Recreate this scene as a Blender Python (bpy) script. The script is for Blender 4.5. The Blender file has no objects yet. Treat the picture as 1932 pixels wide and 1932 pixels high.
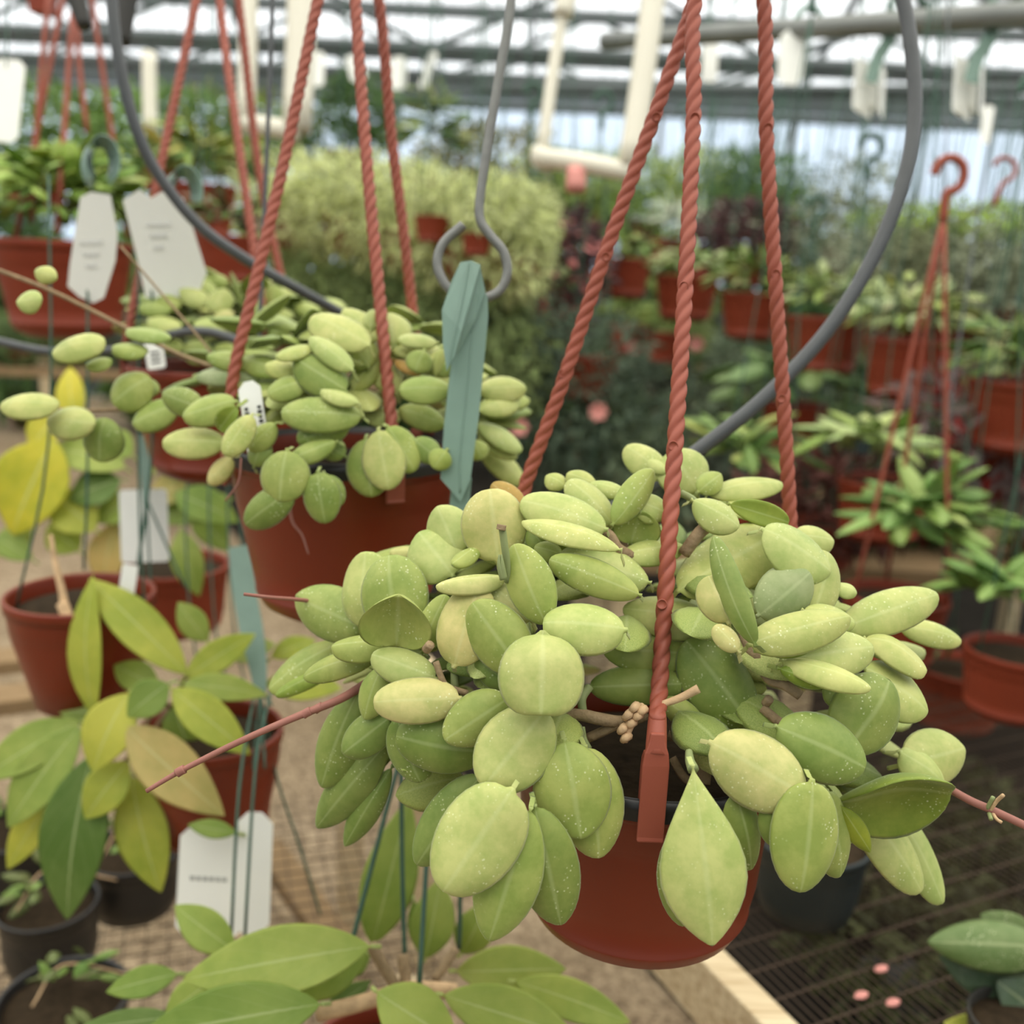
import bpy, math, random
from mathutils import Vector, Matrix

# ------------------------------------------------------------------ camera, world, light, exposure
sc = bpy.context.scene
COL = sc.collection
V = Vector
FPX = 1863.0
CAM = V((0, 0, 1.55))
PITCH, ROLL = 13.0, 2.5
RM = (Matrix.Rotation(math.radians(90 - PITCH), 3, 'X') @ Matrix.Rotation(math.radians(ROLL), 3, 'Z'))
cam_d = bpy.data.cameras.new('camera')
cam = bpy.data.objects.new('camera', cam_d)
COL.objects.link(cam)
cam.location = CAM
cam.rotation_euler = RM.to_euler()
cam_d.sensor_width = 36.0
cam_d.lens = 36.0 * FPX / 1932.0
cam_d.clip_start = 0.02
cam_d.clip_end = 200
cam_d.dof.use_dof = True
cam_d.dof.focus_distance = 0.63
cam_d.dof.aperture_fstop = 4.1
sc.camera = cam

wd = bpy.data.worlds.new('overcast_sky')
sc.world = wd
wd.use_nodes = True
nt = wd.node_tree
nt.nodes.clear()
wo = nt.nodes.new('ShaderNodeOutputWorld')
wb = nt.nodes.new('ShaderNodeBackground')
tc = nt.nodes.new('ShaderNodeTexCoord')
sx = nt.nodes.new('ShaderNodeSeparateXYZ')
cr = nt.nodes.new('ShaderNodeValToRGB')
cr.color_ramp.elements[0].position = 0.0
cr.color_ramp.elements[0].color = (0.55, 0.62, 0.71, 1)
cr.color_ramp.elements[1].position = 1.0
cr.color_ramp.elements[1].color = (2.35, 2.27, 2.02, 1)
e = cr.color_ramp.elements.new(0.22)
e.color = (0.98, 1.02, 1.05, 1)
nt.links.new(tc.outputs['Generated'], sx.inputs[0])
nt.links.new(sx.outputs['Z'], cr.inputs[0])
nt.links.new(cr.outputs[0], wb.inputs[0])
wb.inputs[1].default_value = 1.0
nt.links.new(wb.outputs[0], wo.inputs[0])

sc.view_settings.view_transform = 'Standard'
sc.view_settings.look = 'None'
sc.view_settings.gamma = 1.0
sc.view_settings.use_curve_mapping = False
sc.view_settings.exposure = 0.56
sc.cycles.max_bounces = 6
sc.cycles.transparent_max_bounces = 8
random.seed(11)
R = random.random
def U(a, b): return a + (b - a) * R()

# ------------------------------------------------------------------ helpers
def P(px, py, d):
    "the point of the place that stands d metres along the lens axis in direction (px, py)"
    return CAM + RM @ V(((px - 966) / FPX * d, -(py - 966) / FPX * d, -d))
def PZ(px, py, z):
    r = RM @ V(((px - 966) / FPX, -(py - 966) / FPX, -1))
    return CAM + r * ((z - CAM.z) / r.z)
RMT = RM.transposed()
def PX(p):
    c = RMT @ (p - CAM)
    return 966 + FPX * c.x / -c.z, 966 - FPX * c.y / -c.z, -c.z

def lin(c):
    c = c / 255.0
    return c / 12.92 if c <= 0.04045 else ((c + 0.055) / 1.055) ** 2.4
def rgb(r, g, b): return (lin(r), lin(g), lin(b), 1.0)

WORLD = {}
def thing(name, label, cat, loc, group=None, kind=None):
    o = bpy.data.objects.new(name, None)
    COL.objects.link(o)
    o.location = loc
    o.empty_display_size = 0.02
    WORLD[o.name] = V(loc)
    o['label'] = label
    if cat: o['category'] = cat
    if group: o['group'] = group
    if kind: o['kind'] = kind
    return o

def mk(name, verts, faces, mat, parent=None, smooth=True, uvs=None, color=None, label=None, cat=None, group=None, kind=None, origin=None):
    base = WORLD[parent.name] if parent else V((0, 0, 0))
    org = V(origin) if origin is not None else (base if parent else V((0, 0, 0)))
    me = bpy.data.meshes.new(name)
    me.from_pydata([tuple(V(v) - org) for v in verts], [], faces)
    if smooth: me.polygons.foreach_set('use_smooth', [True] * len(me.polygons))
    if uvs:
        ul = me.uv_layers.new(name='uv')
        li = [0] * len(me.loops)
        me.loops.foreach_get('vertex_index', li)
        flat = []
        for i in li: flat += uvs[i]
        ul.data.foreach_set('uv', flat)
    me.materials.append(mat)
    me.update()
    o = bpy.data.objects.new(name, me)
    COL.objects.link(o)
    if parent: o.parent = parent
    o.location = org - base
    WORLD[o.name] = org
    if color: o.color = color
    if label: o['label'] = label
    if cat: o['category'] = cat
    if group: o['group'] = group
    if kind: o['kind'] = kind
    return o

def smooth_path(pts, n=6):
    pts = [V(p) for p in pts]
    if len(pts) < 3:
        a, b = pts
        return [a.lerp(b, i / n) for i in range(n + 1)]
    out = []
    e = [pts[0] * 2 - pts[1]] + pts + [pts[-1] * 2 - pts[-2]]
    for i in range(1, len(e) - 2):
        p0, p1, p2, p3 = e[i - 1:i + 3]
        for k in range(n):
            t = k / n
            out.append(0.5 * ((2 * p1) + (p2 - p0) * t + (2 * p0 - 5 * p1 + 4 * p2 - p3) * t * t + (3 * p1 - p0 - 3 * p2 + p3) * t ** 3))
    out.append(pts[-1])
    return out

def tube_geo(path, rad, seg=8, lobes=0, amp=0.0, pitch=0.03, taper=None):
    vs, fs = [], []
    n = len(path)
    t0 = (path[1] - path[0]).normalized()
    ref = t0.orthogonal().normalized()
    s = 0.0
    for i, p in enumerate(path):
        t = (path[min(i + 1, n - 1)] - path[max(i - 1, 0)]).normalized()
        ref = (ref - t * ref.dot(t)).normalized()
        bi = t.cross(ref)
        if i: s += (p - path[i - 1]).length
        r = rad if taper is None else rad * (taper[0] + (taper[1] - taper[0]) * i / (n - 1))
        for k in range(seg):
            a = 2 * math.pi * k / seg
            rr = r
            if lobes:
                ph = lobes * (a - 2 * math.pi * s / pitch)
                rr = r * (1 - amp + amp * math.sqrt(abs(math.cos(ph / 2))))
            vs.append(p + (ref * math.cos(a) + bi * math.sin(a)) * rr)
    for i in range(n - 1):
        for k in range(seg):
            k2 = (k + 1) % seg
            fs.append((i * seg + k, i * seg + k2, (i + 1) * seg + k2, (i + 1) * seg + k))
    fs.append(tuple(range(seg))[::-1])
    fs.append(tuple((n - 1) * seg + k for k in range(seg)))
    return vs, fs

def tube(name, pts, rad, mat, parent=None, seg=8, n=6, **kw):
    g = {k: kw.pop(k) for k in ('lobes', 'amp', 'pitch', 'taper') if k in kw}
    vs, fs = tube_geo(smooth_path(pts, n), rad, seg, **g)
    return mk(name, vs, fs, mat, parent, **kw)

def lathe_geo(c, prof, seg=40):
    "prof: (radius, z above c); closed where the radius is 0"
    vs, fs = [], []
    for r, z in prof:
        for k in range(seg):
            a = 2 * math.pi * k / seg
            vs.append(V((c.x + r * math.cos(a), c.y + r * math.sin(a), c.z + z)))
    for i in range(len(prof) - 1):
        for k in range(seg):
            k2 = (k + 1) % seg
            fs.append((i * seg + k, (i + 1) * seg + k, (i + 1) * seg + k2, i * seg + k2))
    return vs, fs

def box_geo(c, sx_, sy_, sz_, X=V((1, 0, 0)), Y=V((0, 1, 0)), Z=V((0, 0, 1))):
    vs = [c + X * (sx_ / 2 * i) + Y * (sy_ / 2 * j) + Z * (sz_ / 2 * k) for k in (-1, 1) for j in (-1, 1) for i in (-1, 1)]
    fs = [(0, 2, 3, 1), (4, 5, 7, 6), (0, 1, 5, 4), (2, 6, 7, 3), (0, 4, 6, 2), (1, 3, 7, 5)]
    return vs, fs
def beam_geo(a, b, w, h, up=V((0, 0, 1))):
    a, b = V(a), V(b)
    L = (b - a)
    X = L.normalized()
    Y = up.cross(X).normalized()
    Z = X.cross(Y)
    return box_geo((a + b) / 2, L.length, w, h, X, Y, Z)
def bevel(o, w, n=2):
    m = o.modifiers.new('bevel', 'BEVEL')
    m.width, m.segments = w, n
    m.limit_method = 'ANGLE'
    return o

def plate(name, outl, thick, mat, parent=None, smooth=False, **kw):
    "a flat or gently bent sheet with thickness, outline given as points"
    pts = [V(p) for p in outl]
    c = sum(pts, V((0, 0, 0))) / len(pts)
    nrm = V((0, 0, 0))
    for i in range(len(pts)): nrm += (pts[i] - c).cross(pts[(i + 1) % len(pts)] - c)
    nrm.normalize()
    n = len(pts)
    vs = [p + nrm * thick / 2 for p in pts] + [p - nrm * thick / 2 for p in pts]
    fs = [tuple(range(n)), tuple(range(2 * n - 1, n - 1, -1))] + [(i, i + n, (i + 1) % n + n, (i + 1) % n) for i in range(n)]
    return mk(name, vs, fs, mat, parent, smooth=smooth, **kw)

def ribbon(name, pts, wdir, width, thick, mat, parent=None, n=8, **kw):
    "a strap that follows a path; wdir is the direction across it"
    path = smooth_path(pts, n)
    vs, fs = [], []
    m = len(path)
    for i, p in enumerate(path):
        t = (path[min(i + 1, m - 1)] - path[max(i - 1, 0)]).normalized()
        w = (V(wdir) - t * V(wdir).dot(t)).normalized()
        nn = t.cross(w)
        wi = width if not callable(width) else width(i / (m - 1))
        for a, b in ((-1, 1), (1, 1), (1, -1), (-1, -1)):
            vs.append(p + w * wi / 2 * a + nn * thick / 2 * b)
    for i in range(m - 1):
        for k in range(4):
            k2 = (k + 1) % 4
            fs.append((i * 4 + k, (i + 1) * 4 + k, (i + 1) * 4 + k2, i * 4 + k2))
    fs += [(0, 1, 2, 3), tuple(m * 4 - 1 - k for k in range(4))]
    return mk(name, vs, fs, mat, parent, smooth=False, **kw)

# ------------------------------------------------------------------ materials
def mat_new(name):
    m = bpy.data.materials.new(name)
    m.use_nodes = True
    return m, m.node_tree, m.node_tree.nodes['Principled BSDF']
def N_(t, typ, **kw):
    n = t.nodes.new(typ)
    for k, v in kw.items():
        if k == 'inp':
            for a, b in v.items(): n.inputs[a].default_value = b
        else: setattr(n, k, v)
    return n
def mixc(t, fac, a, b, blend='MIX'):
    n = t.nodes.new('ShaderNodeMix')
    n.data_type = 'RGBA'
    n.blend_type = blend
    for sock, val in ((n.inputs[0], fac), (n.inputs[6], a), (n.inputs[7], b)):
        if hasattr(val, 'is_output'): t.links.new(val, sock)
        else: sock.default_value = val
    return n.outputs[2]
def ramp(t, src, p0, p1, c0=(0, 0, 0, 1), c1=(1, 1, 1, 1)):
    r = t.nodes.new('ShaderNodeValToRGB')
    r.color_ramp.elements[0].position, r.color_ramp.elements[1].position = p0, p1
    r.color_ramp.elements[0].color, r.color_ramp.elements[1].color = c0, c1
    t.links.new(src, r.inputs[0])
    return r.outputs[0]

def simple(name, col, rough=0.6, spec=0.3, noise=0.12, scale=30, metal=0.0, bump=0.0, bscale=200):
    m, t, b = mat_new(name)
    tcn = N_(t, 'ShaderNodeTexCoord')
    nz = N_(t, 'ShaderNodeTexNoise', inp={'Scale': scale, 'Detail': 4})
    t.links.new(tcn.outputs['Object'], nz.inputs['Vector'])
    dark = tuple(c * (1 - noise * 2) for c in col[:3]) + (1,)
    lite = tuple(min(1, c * (1 + noise * 2)) for c in col[:3]) + (1,)
    t.links.new(mixc(t, nz.outputs[0], dark, lite), b.inputs['Base Color'])
    b.inputs['Roughness'].default_value = rough
    b.inputs['Specular IOR Level'].default_value = spec
    b.inputs['Metallic'].default_value = metal
    if bump:
        n2 = N_(t, 'ShaderNodeTexNoise', inp={'Scale': bscale, 'Detail': 3})
        t.links.new(tcn.outputs['Object'], n2.inputs['Vector'])
        bp = N_(t, 'ShaderNodeBump', inp={'Strength': bump, 'Distance': 0.002})
        t.links.new(n2.outputs[0], bp.inputs['Height'])
        t.links.new(bp.outputs[0], b.inputs['Normal'])
    return m

def leaf_mat(name, rough=0.5, vein=(0.72, 0.76, 0.42, 1), veinw=0.035, veinf=0.55, speck=0.0, trans=0.0, sheen=0.0, nscale=28, metric=True, side_veins=0.0):
    "leaf: own colour from the object, pale midrib along the leaf, pale freckles, soft mottling"
    m, t, b = mat_new(name)
    oi = N_(t, 'ShaderNodeObjectInfo')
    uv = N_(t, 'ShaderNodeUVMap')
    sep = N_(t, 'ShaderNodeSeparateXYZ')
    t.links.new(uv.outputs[0], sep.inputs[0])
    tcn = N_(t, 'ShaderNodeTexCoord')
    mp = N_(t, 'ShaderNodeVectorMath', operation='ADD')
    sc_ = N_(t, 'ShaderNodeMath', operation='MULTIPLY', inp={1: 37.0})
    t.links.new(oi.outputs['Random'], sc_.inputs[0])
    t.links.new(tcn.outputs['Object'], mp.inputs[0])
    t.links.new(sc_.outputs[0], mp.inputs[1])
    nz = N_(t, 'ShaderNodeTexNoise', inp={'Scale': nscale, 'Detail': 5})
    t.links.new(mp.outputs[0], nz.inputs['Vector'])
    c = oi.outputs['Color']
    c1 = mixc(t, 1.0, c, (0.80, 0.86, 0.72, 1), 'MULTIPLY')
    c2 = mixc(t, 1.0, c, (1.14, 1.08, 1.12, 1), 'MULTIPLY')
    fine = N_(t, 'ShaderNodeTexNoise', inp={'Scale': nscale * 5, 'Detail': 3})
    t.links.new(mp.outputs[0], fine.inputs['Vector'])
    nsum = N_(t, 'ShaderNodeMath', operation='MULTIPLY_ADD', inp={1: 0.35, 2: -0.175})
    t.links.new(fine.outputs[0], nsum.inputs[0])
    nad = N_(t, 'ShaderNodeMath', operation='ADD')
    t.links.new(nsum.outputs[0], nad.inputs[0])
    t.links.new(nz.outputs[0], nad.inputs[1])
    col = mixc(t, ramp(t, nad.outputs[0], 0.34, 0.66), c1, c2)
    if speck:
        vo = N_(t, 'ShaderNodeTexVoronoi', inp={'Scale': 330.0})
        t.links.new(mp.outputs[0], vo.inputs['Vector'])
        dots = ramp(t, vo.outputs['Distance'], 0.14, 0.26, (1, 1, 1, 1), (0, 0, 0, 1))
        n3 = N_(t, 'ShaderNodeTexNoise', inp={'Scale': 45.0, 'Detail': 2})
        t.links.new(mp.outputs[0], n3.inputs['Vector'])
        msk = N_(t, 'ShaderNodeMath', operation='MULTIPLY')
        t.links.new(dots, msk.inputs[0])
        t.links.new(ramp(t, n3.outputs[0], 0.50, 0.66), msk.inputs[1])
        ms2 = N_(t, 'ShaderNodeMath', operation='MULTIPLY', inp={1: speck})
        t.links.new(msk.outputs[0], ms2.inputs[0])
        col = mixc(t, ms2.outputs[0], col, (0.78, 0.80, 0.50, 1))
    # midrib
    sub = N_(t, 'ShaderNodeMath', operation='SUBTRACT', inp={1: 0.5})
    t.links.new(sep.outputs['Y'], sub.inputs[0])
    ab = N_(t, 'ShaderNodeMath', operation='ABSOLUTE')
    t.links.new(sub.outputs[0], ab.inputs[0])
    rib = ramp(t, ab.outputs[0], veinw * 0.25, veinw, (1, 1, 1, 1), (0, 0, 0, 1))
    fac = N_(t, 'ShaderNodeMath', operation='MULTIPLY', inp={1: veinf})
    t.links.new(rib, fac.inputs[0])
    if side_veins:
        ad = N_(t, 'ShaderNodeMath', operation='MULTIPLY', inp={1: 0.9})
        t.links.new(ab.outputs[0], ad.inputs[0])
        su = N_(t, 'ShaderNodeMath', operation='SUBTRACT')
        t.links.new(sep.outputs['X'], su.inputs[0])
        t.links.new(ad.outputs[0], su.inputs[1])
        ml = N_(t, 'ShaderNodeMath', operation='MULTIPLY', inp={1: 5.0})
        t.links.new(su.outputs[0], ml.inputs[0])
        fr = N_(t, 'ShaderNodeMath', operation='PINGPONG', inp={1: 0.5})
        t.links.new(ml.outputs[0], fr.inputs[0])
        sv = ramp(t, fr.outputs[0], 0.01, 0.06, (1, 1, 1, 1), (0, 0, 0, 1))
        f2 = N_(t, 'ShaderNodeMath', operation='MULTIPLY', inp={1: side_veins})
        t.links.new(sv, f2.inputs[0])
        mx = N_(t, 'ShaderNodeMath', operation='MAXIMUM')
        t.links.new(f2.outputs[0], mx.inputs[0])
        t.links.new(fac.outputs[0], mx.inputs[1])
        fac = mx
    pale = mixc(t, 0.6, c, vein)
    col = mixc(t, fac.outputs[0], col, pale)
    t.links.new(col, b.inputs['Base Color'])
    b.inputs['Roughness'].default_value = rough
    b.inputs['Specular IOR Level'].default_value = 0.3
    if sheen:
        b.inputs['Sheen Weight'].default_value = sheen
        b.inputs['Sheen Roughness'].default_value = 0.4
        b.inputs['Sheen Tint'].default_value = (0.9, 1, 0.75, 1)
    if metric:
        n2 = N_(t, 'ShaderNodeTexNoise', inp={'Scale': 60.0, 'Detail': 6})
        t.links.new(mp.outputs[0], n2.inputs['Vector'])
        bp = N_(t, 'ShaderNodeBump', inp={'Strength': 0.25, 'Distance': 0.002})
        t.links.new(n2.outputs[0], bp.inputs['Height'])
        t.links.new(bp.outputs[0], b.inputs['Normal'])
    if trans:
        out = t.nodes['Material Output']
        tr = N_(t, 'ShaderNodeBsdfTranslucent')
        t.links.new(col, tr.inputs[0])
        ms = N_(t, 'ShaderNodeMixShader', inp={0: trans})
        t.links.new(b.outputs[0], ms.inputs[1])
        t.links.new(tr.outputs[0], ms.inputs[2])
        t.links.new(ms.outputs[0], out.inputs[0])
    return m

def foliage_mat(name):
    "tiny leaves: the object's own colour, mottled leaf by leaf"
    m, t, b = mat_new(name)
    oi = N_(t, 'ShaderNodeObjectInfo')
    geo = N_(t, 'ShaderNodeNewGeometry')
    hs = N_(t, 'ShaderNodeHueSaturation')
    t.links.new(oi.outputs['Color'], hs.inputs['Color'])
    mr = N_(t, 'ShaderNodeMapRange', inp={3: 0.55, 4: 1.45})
    t.links.new(geo.outputs['Random Per Island'], mr.inputs[0])
    t.links.new(mr.outputs[0], hs.inputs['Value'])
    t.links.new(hs.outputs[0], b.inputs['Base Color'])
    b.inputs['Roughness'].default_value = 0.55
    b.inputs['Specular IOR Level'].default_value = 0.25
    out = t.nodes['Material Output']
    tr = N_(t, 'ShaderNodeBsdfTranslucent')
    t.links.new(hs.outputs[0], tr.inputs[0])
    ms = N_(t, 'ShaderNodeMixShader', inp={0: 0.3})
    t.links.new(b.outputs[0], ms.inputs[1])
    t.links.new(tr.outputs[0], ms.inputs[2])
    t.links.new(ms.outputs[0], out.inputs[0])
    return m

M = {}
M['hoya'] = leaf_mat('succulent_leaf', rough=0.48, speck=0.6, sheen=0.2, nscale=48, veinf=0.24, veinw=0.05)
M['bigleaf'] = leaf_mat('broad_leaf', rough=0.42, veinf=0.65, veinw=0.03, trans=0.42, nscale=14, side_veins=0.12, metric=False, vein=(0.8, 0.85, 0.45, 1))
M['bgleaf'] = leaf_mat('distant_leaf', rough=0.45, veinf=0.4, veinw=0.06, trans=0.25, nscale=2.0, metric=False)
M['silverleaf'] = leaf_mat('silver_mottled_leaf', rough=0.5, veinf=0.3, veinw=0.05, nscale=60, speck=0.9)
M['foliage'] = foliage_mat('tiny_leaves')
M['terra'] = simple('terracotta_plastic', rgb(122, 46, 23), 0.38, 0.4, 0.06, 14)
M['terra_bg'] = simple('terracotta_plastic_dusty', rgb(128, 52, 30), 0.5, 0.3, 0.08, 9)
M['rope'] = simple('terracotta_rope', rgb(154, 80, 62), 0.5, 0.4, 0.05, 30)
M['rope_bg'] = simple('terracotta_rope_far', rgb(150, 78, 60), 0.55, 0.3, 0.05, 30)
M['blackrim'] = simple('black_plastic', rgb(38, 36, 35), 0.4, 0.5, 0.1, 20)
M['soil'] = simple('potting_soil', rgb(52, 42, 30), 0.95, 0.1, 0.35, 90, bump=0.8, bscale=160)
M['twig'] = simple('woody_twig', rgb(150, 128, 98), 0.8, 0.2, 0.22, 160, bump=0.6, bscale=300)
M['stemred'] = simple('reddish_shoot', rgb(150, 100, 88), 0.6, 0.3, 0.15, 60)
M['stemgreen'] = simple('green_stem', rgb(140, 150, 100), 0.6, 0.3, 0.12, 60)
M['hose'] = simple('black_poly_tube', rgb(74, 76, 78), 0.42, 0.5, 0.12, 60)
M['steel'] = simple('grey_wire', rgb(122, 122, 118), 0.45, 0.5, 0.12, 90, metal=0.3)
M['strap'] = simple('green_vinyl_strap', rgb(122, 148, 134), 0.45, 0.45, 0.06, 40)
M['greenwire'] = simple('green_coated_wire', rgb(62, 92, 76), 0.5, 0.4, 0.1, 40)
M['tag'] = simple('white_plastic_tag', rgb(243, 242, 234), 0.5, 0.4, 0.02, 20)
M['ink'] = simple('faded_ink', rgb(168, 168, 164), 0.8, 0.1, 0.2, 200)
M['inkblack'] = simple('black_ink', rgb(30, 30, 32), 0.8, 0.1, 0.1, 200)
M['pvc'] = simple('white_pvc', rgb(226, 220, 202), 0.4, 0.4, 0.03, 8)
M['galv'] = simple('galvanised_pipe', rgb(124, 126, 122), 0.5, 0.5, 0.12, 12, metal=0.4)  # grey lowered so the colour carries the backlit look
M['frame'] = simple('backlit_frame_steel', rgb(92, 98, 98), 0.6, 0.3, 0.15, 6)  # galvanised steel with its backlit darkness put into the colour
M['darkthing'] = simple('dark_plastic', rgb(52, 50, 46), 0.5, 0.4, 0.1, 20)
M['bluepot'] = simple('blue_grey_pot', rgb(32, 41, 42), 0.5, 0.4, 0.1, 20)
M['stump'] = simple('pale_dead_stem', rgb(200, 168, 130), 0.85, 0.15, 0.25, 80, bump=0.5)
M['pinkpetal'] = simple('pink_petals', rgb(220, 150, 140), 0.6, 0.2, 0.15, 40)
M['redbract'] = simple('red_bracts', rgb(170, 40, 36), 0.6, 0.2, 0.2, 40)
M['meshwire'] = simple('rusty_mesh_wire', rgb(74, 61, 50), 0.8, 0.2, 0.2, 30)
M['shade'] = simple('light_block_skirt', rgb(70, 78, 66), 0.9, 0.1, 0.2, 6)  # dark skirting of the added light-blocking wall
M['benchshade'] = simple('painted_bench_shade', rgb(36, 32, 27), 0.9, 0.1, 0.35, 5, bump=0.4, bscale=80)  # near-black base stands in for the shade below the benches

def wood_mat():
    m, t, b = mat_new('pale_lumber')
    tcn = N_(t, 'ShaderNodeTexCoord')
    mp = N_(t, 'ShaderNodeMapping')
    mp.inputs['Scale'].default_value = (3, 40, 40)
    t.links.new(tcn.outputs['Object'], mp.inputs[0])
    nz = N_(t, 'ShaderNodeTexNoise', inp={'Scale': 2.5, 'Detail': 6, 'Distortion': 0.6})
    t.links.new(mp.outputs[0], nz.inputs['Vector'])
    t.links.new(ramp(t, nz.outputs[0], 0.3, 0.7, rgb(176, 150, 112), rgb(226, 208, 172)), b.inputs['Base Color'])
    b.inputs['Roughness'].default_value = 0.75
    return m
M['wood'] = wood_mat()
M['oldwood'] = simple('weathered_plank', rgb(138, 114, 84), 0.85, 0.15, 0.2, 14, bump=0.4)

def gravel_mat():
    m, t, b = mat_new('tan_gravel')
    tcn = N_(t, 'ShaderNodeTexCoord')
    vo = N_(t, 'ShaderNodeTexVoronoi', inp={'Scale': 75.0})
    t.links.new(tcn.outputs['Object'], vo.inputs['Vector'])
    nz = N_(t, 'ShaderNodeTexNoise', inp={'Scale': 2.2, 'Detail': 5})
    t.links.new(tcn.outputs['Object'], nz.inputs['Vector'])
    sp = N_(t, 'ShaderNodeSeparateColor')
    t.links.new(vo.outputs['Color'], sp.inputs[0])
    a = ramp(t, sp.outputs[0], 0.0, 1.0, rgb(118, 98, 74), rgb(190, 168, 138))
    c = mixc(t, ramp(t, nz.outputs[0], 0.35, 0.65), mixc(t, 1.0, a, (0.75, 0.72, 0.66, 1), 'MULTIPLY'), a)
    t.links.new(c, b.inputs['Base Color'])
    b.inputs['Roughness'].default_value = 0.9
    bp = N_(t, 'ShaderNodeBump', inp={'Strength': 1.0, 'Distance': 0.012})
    bp.invert = True
    t.links.new(vo.outputs['Distance'], bp.inputs['Height'])
    t.links.new(bp.outputs[0], b.inputs['Normal'])
    return m
M['gravel'] = gravel_mat()

def film_mat(name, tint, opac):
    m = bpy.data.materials.new(name)
    m.use_nodes = True
    t = m.node_tree
    t.nodes.clear()
    out = N_(t, 'ShaderNodeOutputMaterial')
    tp = N_(t, 'ShaderNodeBsdfTransparent')
    tl = N_(t, 'ShaderNodeBsdfTranslucent')
    tcn = N_(t, 'ShaderNodeTexCoord')
    nz = N_(t, 'ShaderNodeTexNoise', inp={'Scale': 1.5, 'Detail': 3})
    t.links.new(tcn.outputs['Object'], nz.inputs['Vector'])
    t.links.new(mixc(t, nz.outputs[0], tuple(c * 0.92 for c in tint[:3]) + (1,), tint), tl.inputs[0])
    tp.inputs[0].default_value = tint
    mx = N_(t, 'ShaderNodeMixShader', inp={0: opac})
    t.links.new(tp.outputs[0], mx.inputs[1])
    t.links.new(tl.outputs[0], mx.inputs[2])
    t.links.new(mx.outputs[0], out.inputs[0])
    return m
M['film'] = film_mat('greenhouse_film', (0.97, 0.98, 0.99, 1), 0.22)
M['filmblock'] = film_mat('light_block_film', (0.68, 0.70, 0.70, 1), 0.3)  # tint set to dim the light from behind the viewer
M['filmside'] = film_mat('light_cut_side_film', (0.42, 0.46, 0.44, 1), 0.3)  # film of the unseen side walls, darkened to cut side light
M['filmwall'] = film_mat('greenhouse_wall_film', (0.88, 0.93, 0.98, 1), 0.25)

# ------------------------------------------------------------------ leaves
def leaf_geo(Pb, Pt, Nn, width, thick, dome=0.25, bend=0.06, wide=1.0, sharp=0.62, nu=12, seg=14, pet=None, petr=0.0016, wav=0.0, phase=0.0, notch=0.0):
    """succulent or thin leaf as one closed skin. dome > 0: margins roll away from the upper face Nn."""
    L = Pt - Pb
    ln = L.length
    X = L / ln
    Z = (Nn - X * Nn.dot(X)).normalized()
    Y = Z.cross(X)
    vs, fs, uv = [], [], []
    rings = []
    if pet is not None:
        c1 = Pb + (pet - Pb) * 0.4
        for c, rr in ((pet, petr), (c1, petr), (Pb - X * 0.002, petr)):
            rings.append(('c', c, rr))
    for i in range(nu + 1):
        u = 0.5 - 0.5 * math.cos(math.pi * (0.02 + 0.98 * i / nu) ** 0.95) if i < nu else 1.0
        rings.append(('l', u, 0))
    for kind, a, rr in rings:
        if kind == 'c':
            for k in range(seg):
                th = 2 * math.pi * k / seg
                vs.append(a + Y * rr * math.cos(th) + Z * rr * math.sin(th))
                uv.append((0.0, 0.5))
            continue
        u = a
        f = max(0.0, math.sin(math.pi * min(1, max(0, u)) ** wide)) ** sharp
        hw = max(width / 2 * f, 0.0006 if u < 0.5 else 0.0)
        tk = thick / 2 * min(1, (f + 0.08)) ** 0.6 if u < 1 else 0.0
        cz = -bend * ln * ((2 * u - 1) ** 2) + bend * ln
        cz += wav * width * math.sin(u * 7 + phase)
        for k in range(seg):
            th = 2 * math.pi * k / seg
            v = math.cos(th)
            y = hw * v
            z = cz - dome * hw * v * v + tk * math.sin(th)
            z += wav * width * 0.8 * v * math.sin(u * 9 + phase + 1.3 * v)
            x = u * ln
            if notch and u > 0.7: x -= notch * ln * math.exp(-(v * 3.2 - 0.8) ** 2 * 2) * (u - 0.7) / 0.3
            vs.append(Pb + X * x + Y * y + Z * z)
            uv.append((u, v * 0.5 + 0.5))
    n = len(rings)
    for i in range(n - 1):
        for k in range(seg):
            k2 = (k + 1) % seg
            fs.append((i * seg + k, i * seg + k2, (i + 1) * seg + k2, (i + 1) * seg + k))
    fs.append(tuple(range(seg))[::-1])
    fs.append(tuple((n - 1) * seg + k for k in range(seg)))
    return vs, fs, uv

def canon(name, mat, wide, sharp, dome, bend, thick, nu=6, seg=8):
    vs, fs, uv = leaf_geo(V((0, 0, 0)), V((1, 0, 0)), V((0, 0, 1)), 1.0, thick, dome, bend, wide, sharp, nu, seg)
    me = bpy.data.meshes.new(name)
    me.from_pydata([tuple(v) for v in vs], [], fs)
    me.polygons.foreach_set('use_smooth', [True] * len(me.polygons))
    ul = me.uv_layers.new(name='uv')
    li = [0] * len(me.loops)
    me.loops.foreach_get('vertex_index', li)
    flat = []
    for i in li: flat += uv[i]
    ul.data.foreach_set('uv', flat)
    me.materials.append(mat)
    return me
CL = {
    'hoya': canon('leaf_rounded', M['hoya'], 0.95, 0.62, 0.28, 0.08, 0.075, 8, 10),
    'oval': canon('leaf_oval', M['bgleaf'], 1.0, 0.8, 0.3, 0.12, 0.03),
    'lance': canon('leaf_lance', M['bgleaf'], 0.85, 1.0, 0.35, 0.14, 0.02),
    'round': canon('leaf_round', M['bgleaf'], 0.95, 0.55, 0.3, 0.1, 0.05),
}

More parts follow.
